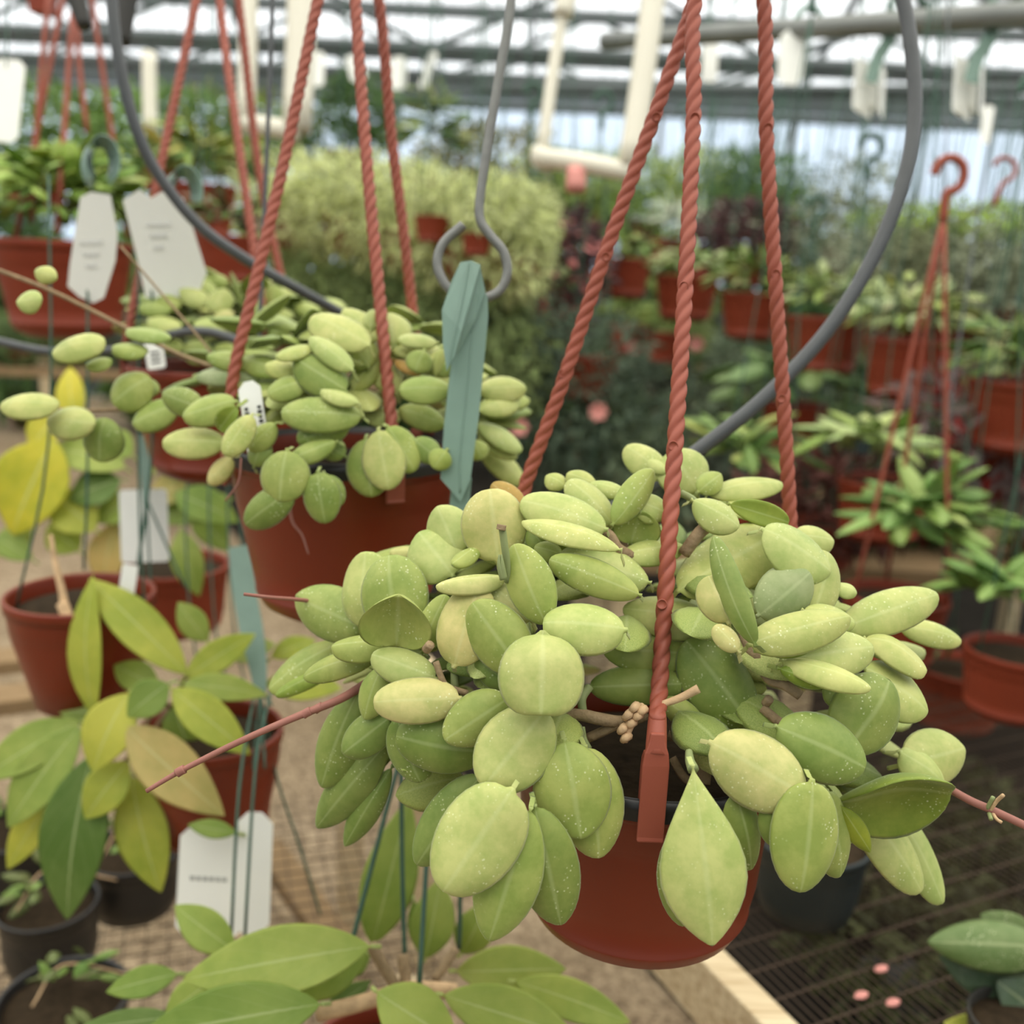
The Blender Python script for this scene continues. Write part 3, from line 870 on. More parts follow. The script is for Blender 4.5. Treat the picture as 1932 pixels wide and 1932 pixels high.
FM = Mound(P(1165, 1325, .775), (.245, .165, .185))
CEN = P(1200, 1340, .74)
FU = (0, .45, .85)
F_LEAVES = [
 (940, 1058, 924, 922, 118, 'y', 0, (0, .35, .94), {'sharp': .5}),
 (866, 1045, 826, 955, 82, 'l', 1.2, (-.2, .4, .9)),
 (903, 1037, 853, 1067, 30, 'm', .8, (-.1, .9, .5)),
 (853, 1085, 790, 1005, 112, 'l', 1.8, (-.15, .65, .75)),
 (790, 1045, 735, 1042, 26, 'y', 3, (0, .8, .5)),
 (690, 1185, 690, 1040, 92, 'l', 1.4, (-.35, .35, .88), {'sharp': .52}),
 (748, 1195, 735, 1047, 120, 'm', .8, (-.15, .4, .9), {'sharp': .5}),
 (748, 1216, 752, 1122, 128, 'm', -.5, (0, -.25, .95), {'dome': -.75, 'sharp': .5, 'bend': -.12, 'th': 1.2}),
 (686, 1184, 558, 1126, 98, 'm', 1.0, (-.4, .45, .8), {'notch': .12}),
 (745, 1214, 625, 1222, 50, 'm', 0, (-.1, .85, .5), {'dome': .5}),
 (640, 1215, 507, 1302, 64, 'm', 1.0, (-.35, .7, .6)),
 (630, 1262, 520, 1313, 30, 'u', 1.6, (-.2, .5, .6)),
 (708, 1234, 572, 1278, 48, 'm', .4, (-.25, .7, .65)),
 (820, 1280, 701, 1236, 68, 'l', .3, (0, .65, .75), {'sharp': .52}),
 (866, 1318, 704, 1325, 84, 'y', -.3, (0, .5, .87), {'sharp': .5}),
 (722, 1258, 688, 1358, 56, 'm', .6, (-.35, .25, .9), {'sharp': .75}),
 (675, 1310, 607, 1486, 80, 'd', 1.4, (-.3, .2, .92)),
 (735, 1355, 648, 1422, 72, 'd', .9, (-.25, .25, .92)),
 (728, 1405, 597, 1562, 76, 'd', 1.6, (-.3, .1, .95), {'sharp': .75}),
 (738, 1450, 650, 1597, 52, 'd', 2.1, (-.2, .1, .95), {'sharp': .8}),
 (752, 1355, 795, 1476, 84, 'd', 1.2, (-.2, .15, .95), {'sharp': .52}),
 (920, 1420, 746, 1388, 108, 'd', .9, (0, .2, .95), {'sharp': .52}),
 (958, 1318, 838, 1396, 92, 'm', .3, (0, .35, .93), {'sharp': .6}),
 (1030, 1340, 912, 1486, 136, 'l', -.6, (-.05, .45, .88), {'notch': .1, 'sharp': .56}),
 (1024, 1196, 1020, 1350, 154, 'l', -1.4, (0, .55, .82), {'sharp': .38, 'dome': .42, 'bend': .1}),
 (1066, 1400, 1096, 1584, 140, 'm', -.2, (.05, .3, .95), {'sharp': .6}),
 (1105, 1412, 1130, 1620, 118, 'm', .5, (.15, .25, .95), {'sharp': .62}),
 (905, 1466, 786, 1632, 92, 'd', .9, (-.25, .2, .95)),
 (965, 1492, 836, 1682, 154, 'l', -.9, (-.08, .35, .93), {'sharp': .5}),
 (1000, 1530, 922, 1776, 118, 'm', -.1, (-.05, .2, .97), {'sharp': .72}),
 (1010, 1525, 1058, 1746, 112, 'd', .7, (.1, .1, .98), {'sharp': .6}),
 (797, 1228, 842, 1122, 56, 'm', 1.6, (-.2, .35, .9)),
 (857, 1255, 905, 1102, 100, 'y', .4, (-.1, .35, .93), {'sharp': .52, 'dome': .15}),
 (988, 1268, 892, 1136, 104, 'm', .3, (-.15, .3, .95)),
 (975, 1300, 898, 1238, 62, 'd', 1.6, (-.1, .3, .9)),
 (952, 1092, 822, 1108, 34, 'y', -.4, (0, .9, .42), {'dome': .55}),
 (1002, 1170, 922, 1102, 66, 'y', 1.1, (0, .6, .8)),
 (1030, 1178, 970, 1026, 86, 'm', -.4, (-.2, .3, .93), {'sharp': .66}),
 (1178, 1188, 1024, 1176, 94, 'l', -.2, (0, .68, .73), {'sharp': .5, 'dome': .4}),
 (1142, 998, 982, 945, 78, 'l', .4, (0, .62, .78), {'sharp': .52}),
 (1155, 990, 1072, 905, 58, 'l', 1.5, (.1, .65, .75)),
 (1168, 1036, 984, 984, 42, 'l', -.1, (0, .9, .42), {'sharp': .7}),
 (1030, 1040, 1000, 996, 44, 'd', 1.6, (-.1, .5, .85)),
 (1224, 1098, 1056, 1046, 88, 'l', -.1, (0, .62, .78), {'sharp': .6}),
 (1205, 1122, 1036, 1056, 66, 'm', .7, (0, .45, .88)),
 (1060, 1048, 1008, 1032, 38, 'm', 1.4, (0, .5, .8)),
 (1252, 898, 1180, 842, 58, 'l', 1.2, (-.1, .6, .8), {'sharp': .52}),
 (1260, 892, 1215, 866, 24, 'l', .8, (0, .8, .6)),
 (1316, 928, 1262, 853, 92, 'l', .8, (0, .5, .87), {'sharp': .52, 'dome': .15}),
 (1318, 928, 1360, 895, 44, 'm', 1.6, (.2, .6, .7)),
 (1157, 988, 1232, 886, 54, 'm', .4, (.3, .3, .9)),
 (1338, 932, 1477, 912, 42, 'l', .2, (0, .85, .52), {'sharp': .6}),
 (1308, 945, 1394, 996, 58, 'l', -.2, (.1, .65, .75), {'notch': .0, 'dome': .4}),
 (1378, 952, 1488, 986, 44, 'u', .8, (.1, .2, .9), {'dome': -.4}),
 (1190, 1024, 1210, 962, 92, 'm', .5, (0, -.2, .95), {'dome': -.6, 'bend': -.1, 'sharp': .5}),
 (1258, 972, 1198, 944, 54, 'l', 1.4, (0, .6, .8)),
 (1182, 932, 1112, 914, 30, 'l', 2, (0, .8, .6)),
 (1066, 918, 1030, 898, 34, 'l', 2.4, (-.1, .7, .7)),
 (1124, 915, 1068, 896, 38, 'l', 2.4, (0, .7, .7)),
 (1292, 1032, 1173, 1050, 52, 'l', .4, (0, .8, .6)),
 (1280, 1115, 1488, 998, 122, 'l', .7, (.1, .68, .72), {'sharp': .55}),
 (1424, 1214, 1347, 1012, 50, 'd', -1.0, (-.55, .35, .75), {'sharp': .55, 'bend': .1, 'dome': .15}),
 (1440, 1000, 1567, 1082, 84, 'l', .5, (.3, .62, .72)),
 (1500, 1012, 1573, 1022, 52, 'l', 1.6, (.2, .7, .7)),
 (1432, 1160, 1528, 1080, 96, 'g', 1.7, (.1, .4, .9)),
 (1535, 1155, 1560, 1040, 84, 'l', 1.5, (.3, .5, .8), {'sharp': .5}),
 (1578, 1104, 1616, 1122, 26, 'l', 1.5, (.1, .8, .5)),
 (1348, 1182, 1175, 1148, 84, 'l', .2, (0, .65, .76)),
 (1374, 1172, 1336, 1086, 74, 'y', -.5, (-.1, .5, .86), {'sharp': .48}),
 (1392, 1228, 1348, 1180, 40, 'y', -.5, (-.1, .6, .8), {'sharp': .5}),
 (1137, 1226, 1312, 1236, 84, 'm', .5, (0, .55, .83), {'sharp': .6}),
 (1112, 1296, 1298, 1290, 80, 'd', 1.0, (0, .4, .9), {'sharp': .62}),
 (1327, 1372, 1250, 1320, 50, 'm', 1.2, (0, .4, .9)),
 (1418, 1374, 1294, 1208, 132, 'd', -.3, (.05, .38, .92), {'sharp': .6, 'dome': .32}),
 (1416, 1216, 1604, 1164, 76, 'l', -.4, (0, .72, .7), {'sharp': .56, 'dome': .4}),
 (1445, 1228, 1532, 1222, 34, 'u', .3, (0, .3, .9)),
 (1518, 1152, 1614, 1178, 46, 'l', .9, (.1, .75, .6)),
 (1588, 1186, 1770, 1122, 80, 'l', .8, (.1, .62, .78), {'sharp': .55}),
 (1700, 1182, 1814, 1210, 44, 'l', 1.3, (.15, .7, .7)),
 (1492, 1245, 1648, 1222, 90, 'l', .3, (.1, .62, .77), {'sharp': .5}),
 (1634, 1205, 1748, 1270, 46, 'l', .5, (.25, .85, .45), {'bend': .12}),
 (1476, 1246, 1644, 1300, 44, 'l', -.5, (0, .88, .46), {'dome': .4}),
 (1472, 1262, 1562, 1292, 38, 'u', .3, (0, .3, .9)),
 (1634, 1262, 1750, 1346, 84, 'l', .7, (.3, .6, .72)),
 (1596, 1415, 1678, 1282, 128, 'd', 0, (.2, .35, .92), {'sharp': .52}),
 (1604, 1332, 1562, 1284, 54, 'd', 1.0, (0, .5, .8)),
 (1468, 1372, 1634, 1450, 116, 'd', -.4, (.12, .45, .88), {'sharp': .55}),
 (1342, 1402, 1518, 1502, 132, 'y', -.9, (.02, .52, .85), {'sharp': .53, 'dome': .38}),
 (1582, 1508, 1795, 1490, 100, 'u', -.2, (.1, -.45, .85), {'dome': -.55, 'sharp': .6, 'bend': -.08, 'th': 1.4}),
 (1708, 1442, 1818, 1412, 104, 'l', .7, (.35, .55, .75), {'sharp': .5}),
 (1700, 1420, 1782, 1484, 62, 'l', 1.0, (.3, .6, .7)),
 (1308, 1450, 1344, 1786, 156, 'l', -1.2, (0, .3, .95), {'wide': 1.38, 'sharp': .98, 'dome': .3, 'bend': .04}),
 (1300, 1550, 1288, 1748, 104, 'd', 1.6, (-.15, .15, .97)),
 (1388, 1500, 1416, 1642, 66, 'd', 1.4, (.3, .1, .9)),
 (1532, 1476, 1508, 1684, 122, 'm', -.1, (.05, .25, .96), {'sharp': .56}),
 (1560, 1495, 1582, 1655, 70, 'm', .5, (.4, .15, .9)),
 (1456, 1505, 1462, 1598, 54, 'd', .8, (0, .1, .95)),
 (1586, 1522, 1642, 1608, 40, 'o', .2, (.1, .1, .97), {'sharp': .8, 'th': .5}),
 (1615, 1508, 1738, 1684, 78, 'l', .3, (.25, .45, .85), {'sharp': .52}),
 (1685, 1528, 1778, 1706, 62, 'l', .8, (.3, .45, .83), {'sharp': .56}),
 (990, 965, 928, 912, 46, 'b', 2.2, (-.1, .4, .9), {'th': .6}),
]
for L in F_LEAVES: traced_leaf(front, FM, L, () if L[4] == 156 else GUARD, pet_to=CEN, cap=(1440, .615, 900, 1540))
# more leaves deeper in the mound and round its far side
rs = random.getstate()
random.seed(5)
k = 0
while k < 190:
    a, z = U(0, 2 * math.pi), U(-.25, .95)
    rr = math.sqrt(1 - z * z)
    d = V((math.cos(a) * rr, math.sin(a) * rr, z))
    facing = d.y < -.15
    s_ = U(.58, .86) if facing else U(.7, .93)
    q = FM.c + V((d.x * FM.r[0], d.y * FM.r[1], d.z * FM.r[2])) * s_
    if q.z < RIMC.z + .01 and (V((q.x - RIMC.x, q.y - RIMC.y, 0)).length < RF * 1.35): continue
    x, y, dd = PX(q)
    if any(abs(x - g[0]) < 60 and abs(y - g[1]) < 40 and dd < g[2] + .05 for g in GUARD): continue
    if facing and y > 1400 and 1130 < x < 1320: continue
    k += 1
    t_ = (V((d.x, d.y, d.z * .3 - .25)) + V((U(-.5, .5), U(-.5, .5), U(-.3, .3)))).normalized()
    put_leaf(front, CL['hoya'], q - t_ * .025, q + t_ * U(.022, .032), (d + V((0, 0, .7))).normalized(), U(.034, .042), vary(C_[random.choice('mmdl')], .06))
random.setstate(rs)

# woody stems, shoots and buds
def stem(root, pts, r, mat, name='stem', **kw): return tube(name, [P(*p) for p in pts], r, mat, root, seg=8, n=5, **kw)
stem(front, [(1045, 1362, .66), (1085, 1348, .655), (1130, 1356, .65), (1175, 1362, .655), (1215, 1350, .67)], .0042, M['twig'])
stem(front, [(1110, 1392, .66), (1150, 1374, .655), (1190, 1352, .65), (1212, 1340, .655)], .0034, M['twig'])
stem(front, [(1178, 1398, .645), (1184, 1378, .643), (1196, 1352, .645), (1214, 1335, .65)], .0034, M['stump'], taper=(.8, 1.2), name='dry_flower_stalk')
for x, y in ((1180, 1392), (1174, 1376), (1190, 1366), (1184, 1350), (1202, 1352), (1196, 1336), (1210, 1342)):
    stem(front, [(x - 5, y + 5, .643), (x, y, .639), (x + 5, y - 4, .643)], .0031, M['stump'], name='dry_flower_scar', taper=(.7, 1.1))
stem(front, [(1246, 1330, .648), (1285, 1316, .646), (1318, 1299, .644)], .0026, M['stump'], taper=(.9, 1.2), name='dry_twig')
stem(front, [(1262, 1386, .68), (1300, 1398, .675), (1335, 1412, .675)], .0042, M['twig'])
stem(front, [(1326, 1480, .66), (1330, 1440, .665), (1338, 1400, .67)], .0052, M['twig'])
stem(front, [(1268, 1430, .665), (1290, 1466, .66), (1312, 1480, .66)], .003, M['twig'])
stem(front, [(1425, 1235, .66), (1450, 1280, .655), (1480, 1292, .65), (1510, 1312, .648)], .0036, M['twig'])
stem(front, [(1405, 1195, .67), (1418, 1225, .66), (1440, 1262, .655)], .0048, M['twig'])
stem(front, [(1438, 1335, .66), (1475, 1365, .655), (1530, 1390, .66)], .0034, M['twig'])
stem(front, [(1290, 1045, .69), (1320, 1005, .685), (1345, 985, .69), (1360, 960, .70)], .0046, M['twig'])
stem(front, [(1285, 930, .70), (1310, 945, .695), (1330, 975, .69)], .0026, M['stemgreen'])
stem(front, [(1130, 1000, .69), (1150, 1012, .685), (1165, 1035, .685), (1190, 1050, .69)], .0044, M['twig'])
stem(front, [(857, 1255, .665), (858, 1290, .66), (862, 1312, .662)], .0026, M['stemgreen'], name='leaf_stalk')
stem(front, [(822, 1248, .645), (836, 1286, .645), (850, 1298, .648), (882, 1308, .65)], .0022, M['twig'])
stem(front, [(1112, 1296, .66), (1098, 1318, .655), (1100, 1345, .655)], .003, M['stemgreen'], name='leaf_stalk')
stem(front, [(1096, 1372, .65), (1100, 1395, .648), (1110, 1414, .648)], .0028, M['stemgreen'], name='leaf_stalk')
stem(front, [(1300, 1418, .62), (1302, 1436, .612), (1308, 1452, .605)], .0034, M['stemgreen'], name='leaf_stalk', taper=(.7, 1.1))
stem(front, [(958, 1098, .64), (956, 1060, .635), (952, 1030, .632), (947, 992, .63)], .0024, M['stemgreen'], name='young_shoot')
stem(front, [(945, 1000, .628), (947, 990, .628)], .003, M['b_'] if 'b_' in M else M['twig'], name='shoot_tip')
for sd in (-1, 1):
    stem(front, [(950, 1092, .632), (945 + sd * 3, 1068, .63), (944 + sd * 2, 1046, .63)], .002, M['stemgreen'], name='bud_leaf', taper=(1.3, .25))
stem(front, [(690, 1290, .70), (640, 1320, .685), (560, 1352, .67), (450, 1400, .66), (340, 1455, .655), (276, 1493, .65)], .0026, M['stemred'], name='runner', taper=(1.25, .55))
for x, y, d in ((600, 1336, .678), (340, 1455, .655), (578, 1345, .672)): stem(front, [(x - 6, y + 4, d), (x, y, d), (x + 8, y - 4, d)], .0032, M['stemred'], name='node')
stem(front, [(1780, 1482, .68), (1830, 1510, .665), (1880, 1532, .66), (1960, 1570, .655)], .0028, M['stemred'], name='runner')
stem(front, [(1868, 1530, .66), (1880, 1512, .655), (1893, 1500, .65)], .0013, M['stump'], name='aerial_root')
stem(front, [(1872, 1532, .66), (1880, 1545, .655), (1890, 1552, .652)], .0011, M['stump'], name='aerial_root')
stem(front, [(1862, 1526, .66), (1874, 1504, .655)], .0014, rgb and M['stemgreen'], name='bud')
stem(front, [(1866, 1534, .66), (1870, 1546, .655)], .0014, M['stemgreen'], name='bud')
stem(front, [(600, 1136, .76), (560, 1131, .74), (510, 1127, .72), (460, 1121, .71)], .0015, M['stemred'], name='runner', taper=(1.1, .8))
for x, y, d in ((1452, 1318, .66), (1332, 1388, .652), (1345, 1392, .655), (812, 1216, .64)):
    stem(front, [(x - 8, y + 10, d), (x, y, d - .004)], .0032, M['twig'], name='cut_stub')

# ================================================================== second hanging plant, left of the front one
DA = 0.98
RA = 0.112
RIMA = P(652, 842, DA)
plant_a = thing('hanging_plant', 'round-leaved succulent plant in a wide terracotta pot left of and behind the front one', 'hanging plant', RIMA)
pa = pot(plant_a, RIMA, RA, 0.168, M['terra'], 56, taper=0.66)
vs, fs = lathe_geo(RIMA, [(RA * 1.03, -.012), (RA * 1.035, -.004), (RA * 1.03, 0.002), (RA * 1.0, .003), (RA * .96, .001), (RA * .95, -.01)], 48)
mk('rim', vs, fs, M['blackrim'], pa, label='thin black rim band')
HUBA = P(662, -270, 1.0)
GA = []
for pts, ang in (([HUBA, P(600, 0, .965), P(537, 300, .945), P(480, 540, .93), P(442, 700, .925)], 205),
                 ([HUBA, P(671, 0, .96), P(692, 300, .93), P(716, 560, .91), P(736, 770, .89)], -58),
                 ([HUBA, P(715, 0, 1.02), P(738, 250, 1.04), P(763, 450, 1.055), P(784, 640, 1.07)], 52)):
    e_ = rim(RIMA, RA, ang)
    rp = rope_part(plant_a, pts + [e_ + V((0, 0, .02))], .0056, M['rope'], n=8)
    clip_part(rp, e_, V((e_.x - RIMA.x, e_.y - RIMA.y, 0)), .018, .05, M['rope'])
    for q in smooth_path(pts[1:], 10):
        x, y, d = PX(q)
        if y > 560 and ang != 52: GA.append((x, y, d, 16))
hook_part(plant_a, HUBA, .03, M['rope'])
AM = Mound(P(650, 775, 1.0), (.185, .155, .125))
A_LEAVES = [
 (850, 735, 753, 735, 52, 'm', 0, (.1, .5, .85)), (905, 736, 993, 732, 50, 'l', .3, (.2, .55, .8)), (905, 775, 980, 752, 44, 'l', .8, (.2, .7, .65)),
 (842, 802, 752, 772, 48, 'm', .4, (.1, .45, .88)), (748, 742, 712, 677, 56, 'l', -.2, (.1, .5, .85)), (668, 738, 716, 664, 46, 'm', 0, (-.2, .5, .85)),
 (688, 782, 758, 786, 42, 'l', -.6, (0, .7, .7)), (675, 762, 605, 738, 28, 'l', -.6, (0, .85, .5)), (682, 786, 530, 778, 66, 'm', -.4, (0, .5, .85)),
 (658, 800, 560, 832, 56, 'd', .4, (0, .1, .95)), (690, 828, 702, 938, 84, 'd', .6, (0, .2, .96)), (714, 812, 734, 925, 80, 'l', 0, (0, .3, .95)),
 (732, 806, 782, 890, 66, 'm', .5, (.25, .25, .93)), (600, 892, 614, 988, 68, 'd', .2, (0, .15, .97)), (614, 898, 642, 955, 44, 'd', .7, (.2, .2, .95)),
 (542, 850, 528, 948, 90, 'm', .1, (-.1, .3, .93)), (552, 925, 462, 990, 64, 'd', .5, (-.2, .1, .95)), (634, 834, 542, 872, 40, 'm', 0, (-.1, .5, .85)),
 (664, 698, 584, 636, 42, 'l', .2, (0, .65, .75)), (695, 692, 650, 626, 80, 'm', .8, (0, .6, .8)), (695, 652, 586, 598, 66, 'l', 1.2, (0, .7, .7)),
 (715, 642, 648, 584, 54, 'l', 1.8, (0, .7, .7)), (742, 652, 734, 590, 78, 'l', 1.4, (.1, .6, .8)), (700, 622, 703, 584, 32, 'l', 2, (0, .6, .8)),
 (838, 662, 740, 660, 34, 'l', .6, (.15, .85, .5)), (824, 646, 750, 638, 26, 'l', 1.2, (.1, .85, .5)), (800, 662, 782, 702, 50, 'm', .8, (.1, .4, .9)),
 (745, 680, 795, 706, 22, 'b', .4, (.1, .8, .5)), (822, 708, 836, 658, 24, 'm', .8, (.5, .3, .8)), (588, 654, 520, 676, 26, 'l', .2, (0, .85, .5)),
 (532, 702, 453, 678, 46, 'm', .4, (-.1, .6, .8)), (498, 708, 370, 710, 42, 'g', -.2, (-.1, .7, .7)), (652, 738, 556, 678, 74, 'd', .6, (0, .5, .85)),
 (380, 772, 306, 742, 52, 'd', .2, (-.2, .4, .9)), (444, 758, 345, 788, 56, 'm', .3, (-.1, .5, .85)), (448, 768, 414, 812, 38, 'u', -.1, (-.2, -.1, .95), {'dome': -.5}),
 (476, 784, 424, 860, 50, 'l', -.6, (-.1, .4, .9)), (423, 836, 306, 834, 58, 'l', -.3, (-.1, .55, .83)), (437, 864, 394, 914, 38, 'y', 0, (-.1, .3, .95)),
 (334, 764, 250, 802, 54, 'm', -.2, (-.15, .5, .85)), (212, 762, 284, 712, 72, 'm', -.1, (0, .4, .9)), (180, 800, 88, 794, 62, 'l', -.1, (-.1, .5, .85)),
 (198, 788, 187, 872, 76, 'd', .1, (-.05, .15, .98)), (112, 764, 0, 764, 50, 'l', .2, (0, .75, .65)), (198, 644, 97, 666, 50, 'l', 0, (-.1, .65, .75)),
 (212, 655, 278, 666, 32, 'm', .3, (0, .8, .6)), (212, 680, 162, 692, 24, 'm', .4, (0, .8, .6)), (107, 526, 66, 510, 34, 'l', 0, (0, .4, .9)),
 (80, 564, 32, 572, 42, 'l', 0, (-.1, .4, .9)), (322, 640, 238, 624, 28, 'm', .2, (0, .85, .5)),
 (903, 798, 985, 852, 36, 'l', .4, (.3, .7, .6)), (903, 818, 976, 864, 34, 'l', .6, (.3, .6, .7)), (903, 838, 990, 914, 44, 'l', .3, (.35, .5, .75)),
 (893, 830, 908, 868, 44, 'm', .2, (.2, .4, .9)), (842, 850, 818, 884, 44, 'm', .2, (.1, .3, .95)), (480, 690, 390, 672, 40, 'm', 1.0, (0, .6, .8)),
 (575, 720, 505, 745, 46, 'm', .8, (0, .55, .83)), (520, 800, 470, 850, 44, 'm', .8, (-.1, .3, .95)), (795, 690, 860, 668, 40, 'l', 1.2, (.2, .7, .7)),
 (870, 690, 800, 690, 40, 'm', 1.0, (.1, .6, .8)), (560, 700, 500, 690, 36, 'l', 1.4, (0, .7, .7)), (300, 740, 250, 720, 36, 'm', .8, (0, .5, .85)),
 (850, 770, 890, 830, 50, 'd', 1.0, (.2, .3, .9)), (780, 830, 830, 868, 46, 'd', 1.0, (.1, .3, .9)), (650, 860, 600, 830, 44, 'd', 1.2, (0, .3, .9)), (480, 880, 500, 830, 44, 'd', 1.0, (-.1, .3, .9)),
]
CENA = P(640, 790, 1.02)
for L in A_LEAVES:
    far_left = L[0] < 345
    traced_leaf(plant_a, AM, L, GA, pet_to=None if far_left else CENA, fine=False, cap=(805, .842, 430, 880))
rs = random.getstate()
random.seed(8)
k = 0
while k < 90:
    a, z = U(0, 2 * math.pi), U(-.1, .95)
    rr = math.sqrt(1 - z * z)
    d = V((math.cos(a) * rr, math.sin(a) * rr, z))
    s_ = U(.5, .75) if d.y < -.1 else U(.7, .95)
    q = AM.c + V((d.x * AM.r[0], d.y * AM.r[1], d.z * AM.r[2])) * s_
    x, y, dd = PX(q)
    if any(abs(x - g[0]) < 45 and abs(y - g[1]) < 40 and dd < g[2] + .05 for g in GA): continue
    k += 1
    t_ = (V((d.x, d.y, d.z * .3 - .2)) + V((U(-.5, .5), U(-.5, .5), U(-.3, .3)))).normalized()
    put_leaf(plant_a, CL['hoya'], q - t_ * .025, q + t_ * U(.024, .034), (d + V((0, 0, .7))).normalized(), U(.034, .042), vary(C_[random.choice('mmdl')], .06))
random.setstate(rs)
def td(x, y): return AM.hit(x, y)[2]
stem(plant_a, [(-30, 500, 1.0), (95, 548, 1.0), (240, 620, 1.0), (330, 665, .99), (400, 692, .97)], .0022, M['twig'], name='trailing_stem')
stem(plant_a, [(228, 465, 1.02), (310, 560, 1.02), (370, 630, 1.01), (405, 675, 1.0)], .0013, M['twig'], name='trailing_stem')
stem(plant_a, [(-30, 772, 1.0), (60, 768, 1.0), (150, 775, 1.0), (235, 772, 1.0), (330, 770, .98)], .002, M['twig'], name='trailing_stem')
stem(plant_a, [(545, 945, .87), (552, 985, .865), (570, 1010, .862), (582, 1046, .86)], .0015, M['stemred'], name='runner', taper=(1.2, .6))
stem(plant_a, [(455, 865, .88), (450, 910, .87), (425, 945, .87)], .0009, M['stemred'], name='aerial_root')
# white name label pushed into the soil
lab, lc, lr, lu = tag_plate(plant_a, 480, 795, .875, .021, .072, -9, name='name_label', round_=.3, yaw=-10)
for col_x in (-.28, .3):
    for j in range(5):
        cc = lc + lr * .021 * col_x + lu * (.012 - j * .0042) + (CAM - lc).normalized() * .0012
        vs, fs = box_geo(cc, .0042 if j % 2 else .0032, .0026, .0004, lr, lu, (CAM - lc).normalized())
        if not (col_x < 0 and j > 2): mk('lettering', vs, fs, M['inkblack'], lab, smooth=False)

# ================================================================== third hanging plant, behind it on the left
DB = 1.32
RB = 0.115
RIMB = P(412, 690, DB)
plant_b = thing('hanging_plant', 'round-leaved succulent plant in a terracotta pot half hidden behind the left hanging plant', 'hanging plant', RIMB)
pot(plant_b, RIMB, RB, 0.15, M['terra'], 48, taper=0.66)
HUBB = P(408, -225, 1.34)
for pts, ang in (([HUBB, P(370, 0, 1.31), P(306, 300, 1.28), P(245, 612, 1.26)], 190), ([HUBB, P(450, 0, 1.36), P(490, 330, 1.38), P(553, 632, 1.40)], 55),
                 ([HUBB, P(415, 0, 1.32), P(446, 240, 1.28), P(480, 480, 1.26), P(500, 640, 1.25)], -50)):
    e_ = rim(RIMB, RB, ang)
    rp = rope_part(plant_b, pts + [e_ + V((0, 0, .02))], .0056, M['rope'], n=6)
    clip_part(rp, e_, V((e_.x - RIMB.x, e_.y - RIMB.y, 0)), .02, .05, M['rope'])
hook_part(plant_b, HUBB, .03, M['rope'])
BM = Mound(P(440, 640, 1.36), (.17, .15, .10))
B_LEAVES = [(432, 536, 382, 524, 30, 'm', 2, (0, .6, .8)), (392, 576, 340, 545, 38, 'l', 1.5, (0, .6, .8)), (402, 590, 426, 545, 48, 'l', 1, (0, .5, .85)),
 (322, 586, 262, 578, 30, 'm', 1, (0, .7, .7)), (342, 620, 278, 604, 34, 'l', 0, (0, .75, .65)), (432, 616, 365, 610, 34, 'l', 0, (0, .75, .65)),
 (442, 590, 404, 596, 18, 'y', .6, (0, .8, .5)), (520, 592, 514, 538, 42, 'm', 1.2, (0, .3, .9)), (602, 592, 558, 575, 30, 'm', 1.4, (0, .7, .7)),
 (652, 582, 595, 570, 30, 'l', 1.6, (0, .7, .7)), (396, 680, 350, 648, 48, 'm', -.6, (0, .5, .85)), (448, 676, 404, 654, 40, 'm', -.4, (0, .5, .85)),
 (510, 640, 545, 600, 40, 'd', .2, (0, .4, .9)), (470, 630, 505, 580, 38, 'd', .4, (0, .4, .9)), (300, 640, 345, 660, 30, 'm', -.2, (0, .7, .7)),
 (575, 640, 600, 610, 40, 'm', .6, (0, .5, .8)), (400, 560, 380, 530, 32, 'l', 2, (0, .5, .8)), (470, 560, 490, 590, 34, 'l', 1.2, (0, .5, .8)), (340, 580, 300, 560, 30, 'm', 1.5, (0, .6, .8))]
for L in B_LEAVES: traced_leaf(plant_b, BM, L, fine=False)
rs = random.getstate()
random.seed(21)
for k in range(110):
    a, z = U(0, 2 * math.pi), U(-.05, .95)
    rr = math.sqrt(1 - z * z)
    d = V((math.cos(a) * rr, math.sin(a) * rr, z))
    s_ = U(.5, .85)
    q = BM.c + V((d.x * BM.r[0], d.y * BM.r[1], d.z * BM.r[2])) * s_
    t_ = (V((d.x, d.y, d.z * .3 - .1)) + V((U(-.5, .5), U(-.5, .5), U(-.2, .4)))).normalized()
    put_leaf(plant_b, CL['hoya'], q - t_ * .022, q + t_ * U(.024, .034), (d + V((0, 0, .7))).normalized(), U(.034, .042), vary(C_[random.choice('mmdl')], .06))
random.setstate(rs)
lab, lc, lr, lu = tag_plate(plant_b, 292, 665, 1.2, .022, .04, -8, name='name_label', round_=.1)
for j in range(3):
    cc = lc - lu * .006 * j + (CAM - lc).normalized() * .0012
    vs, fs = box_geo(cc, .012, .0022, .0004, lr, lu, (CAM - lc).normalized())
    mk('lettering', vs, fs, M['inkblack'], lab, smooth=False)

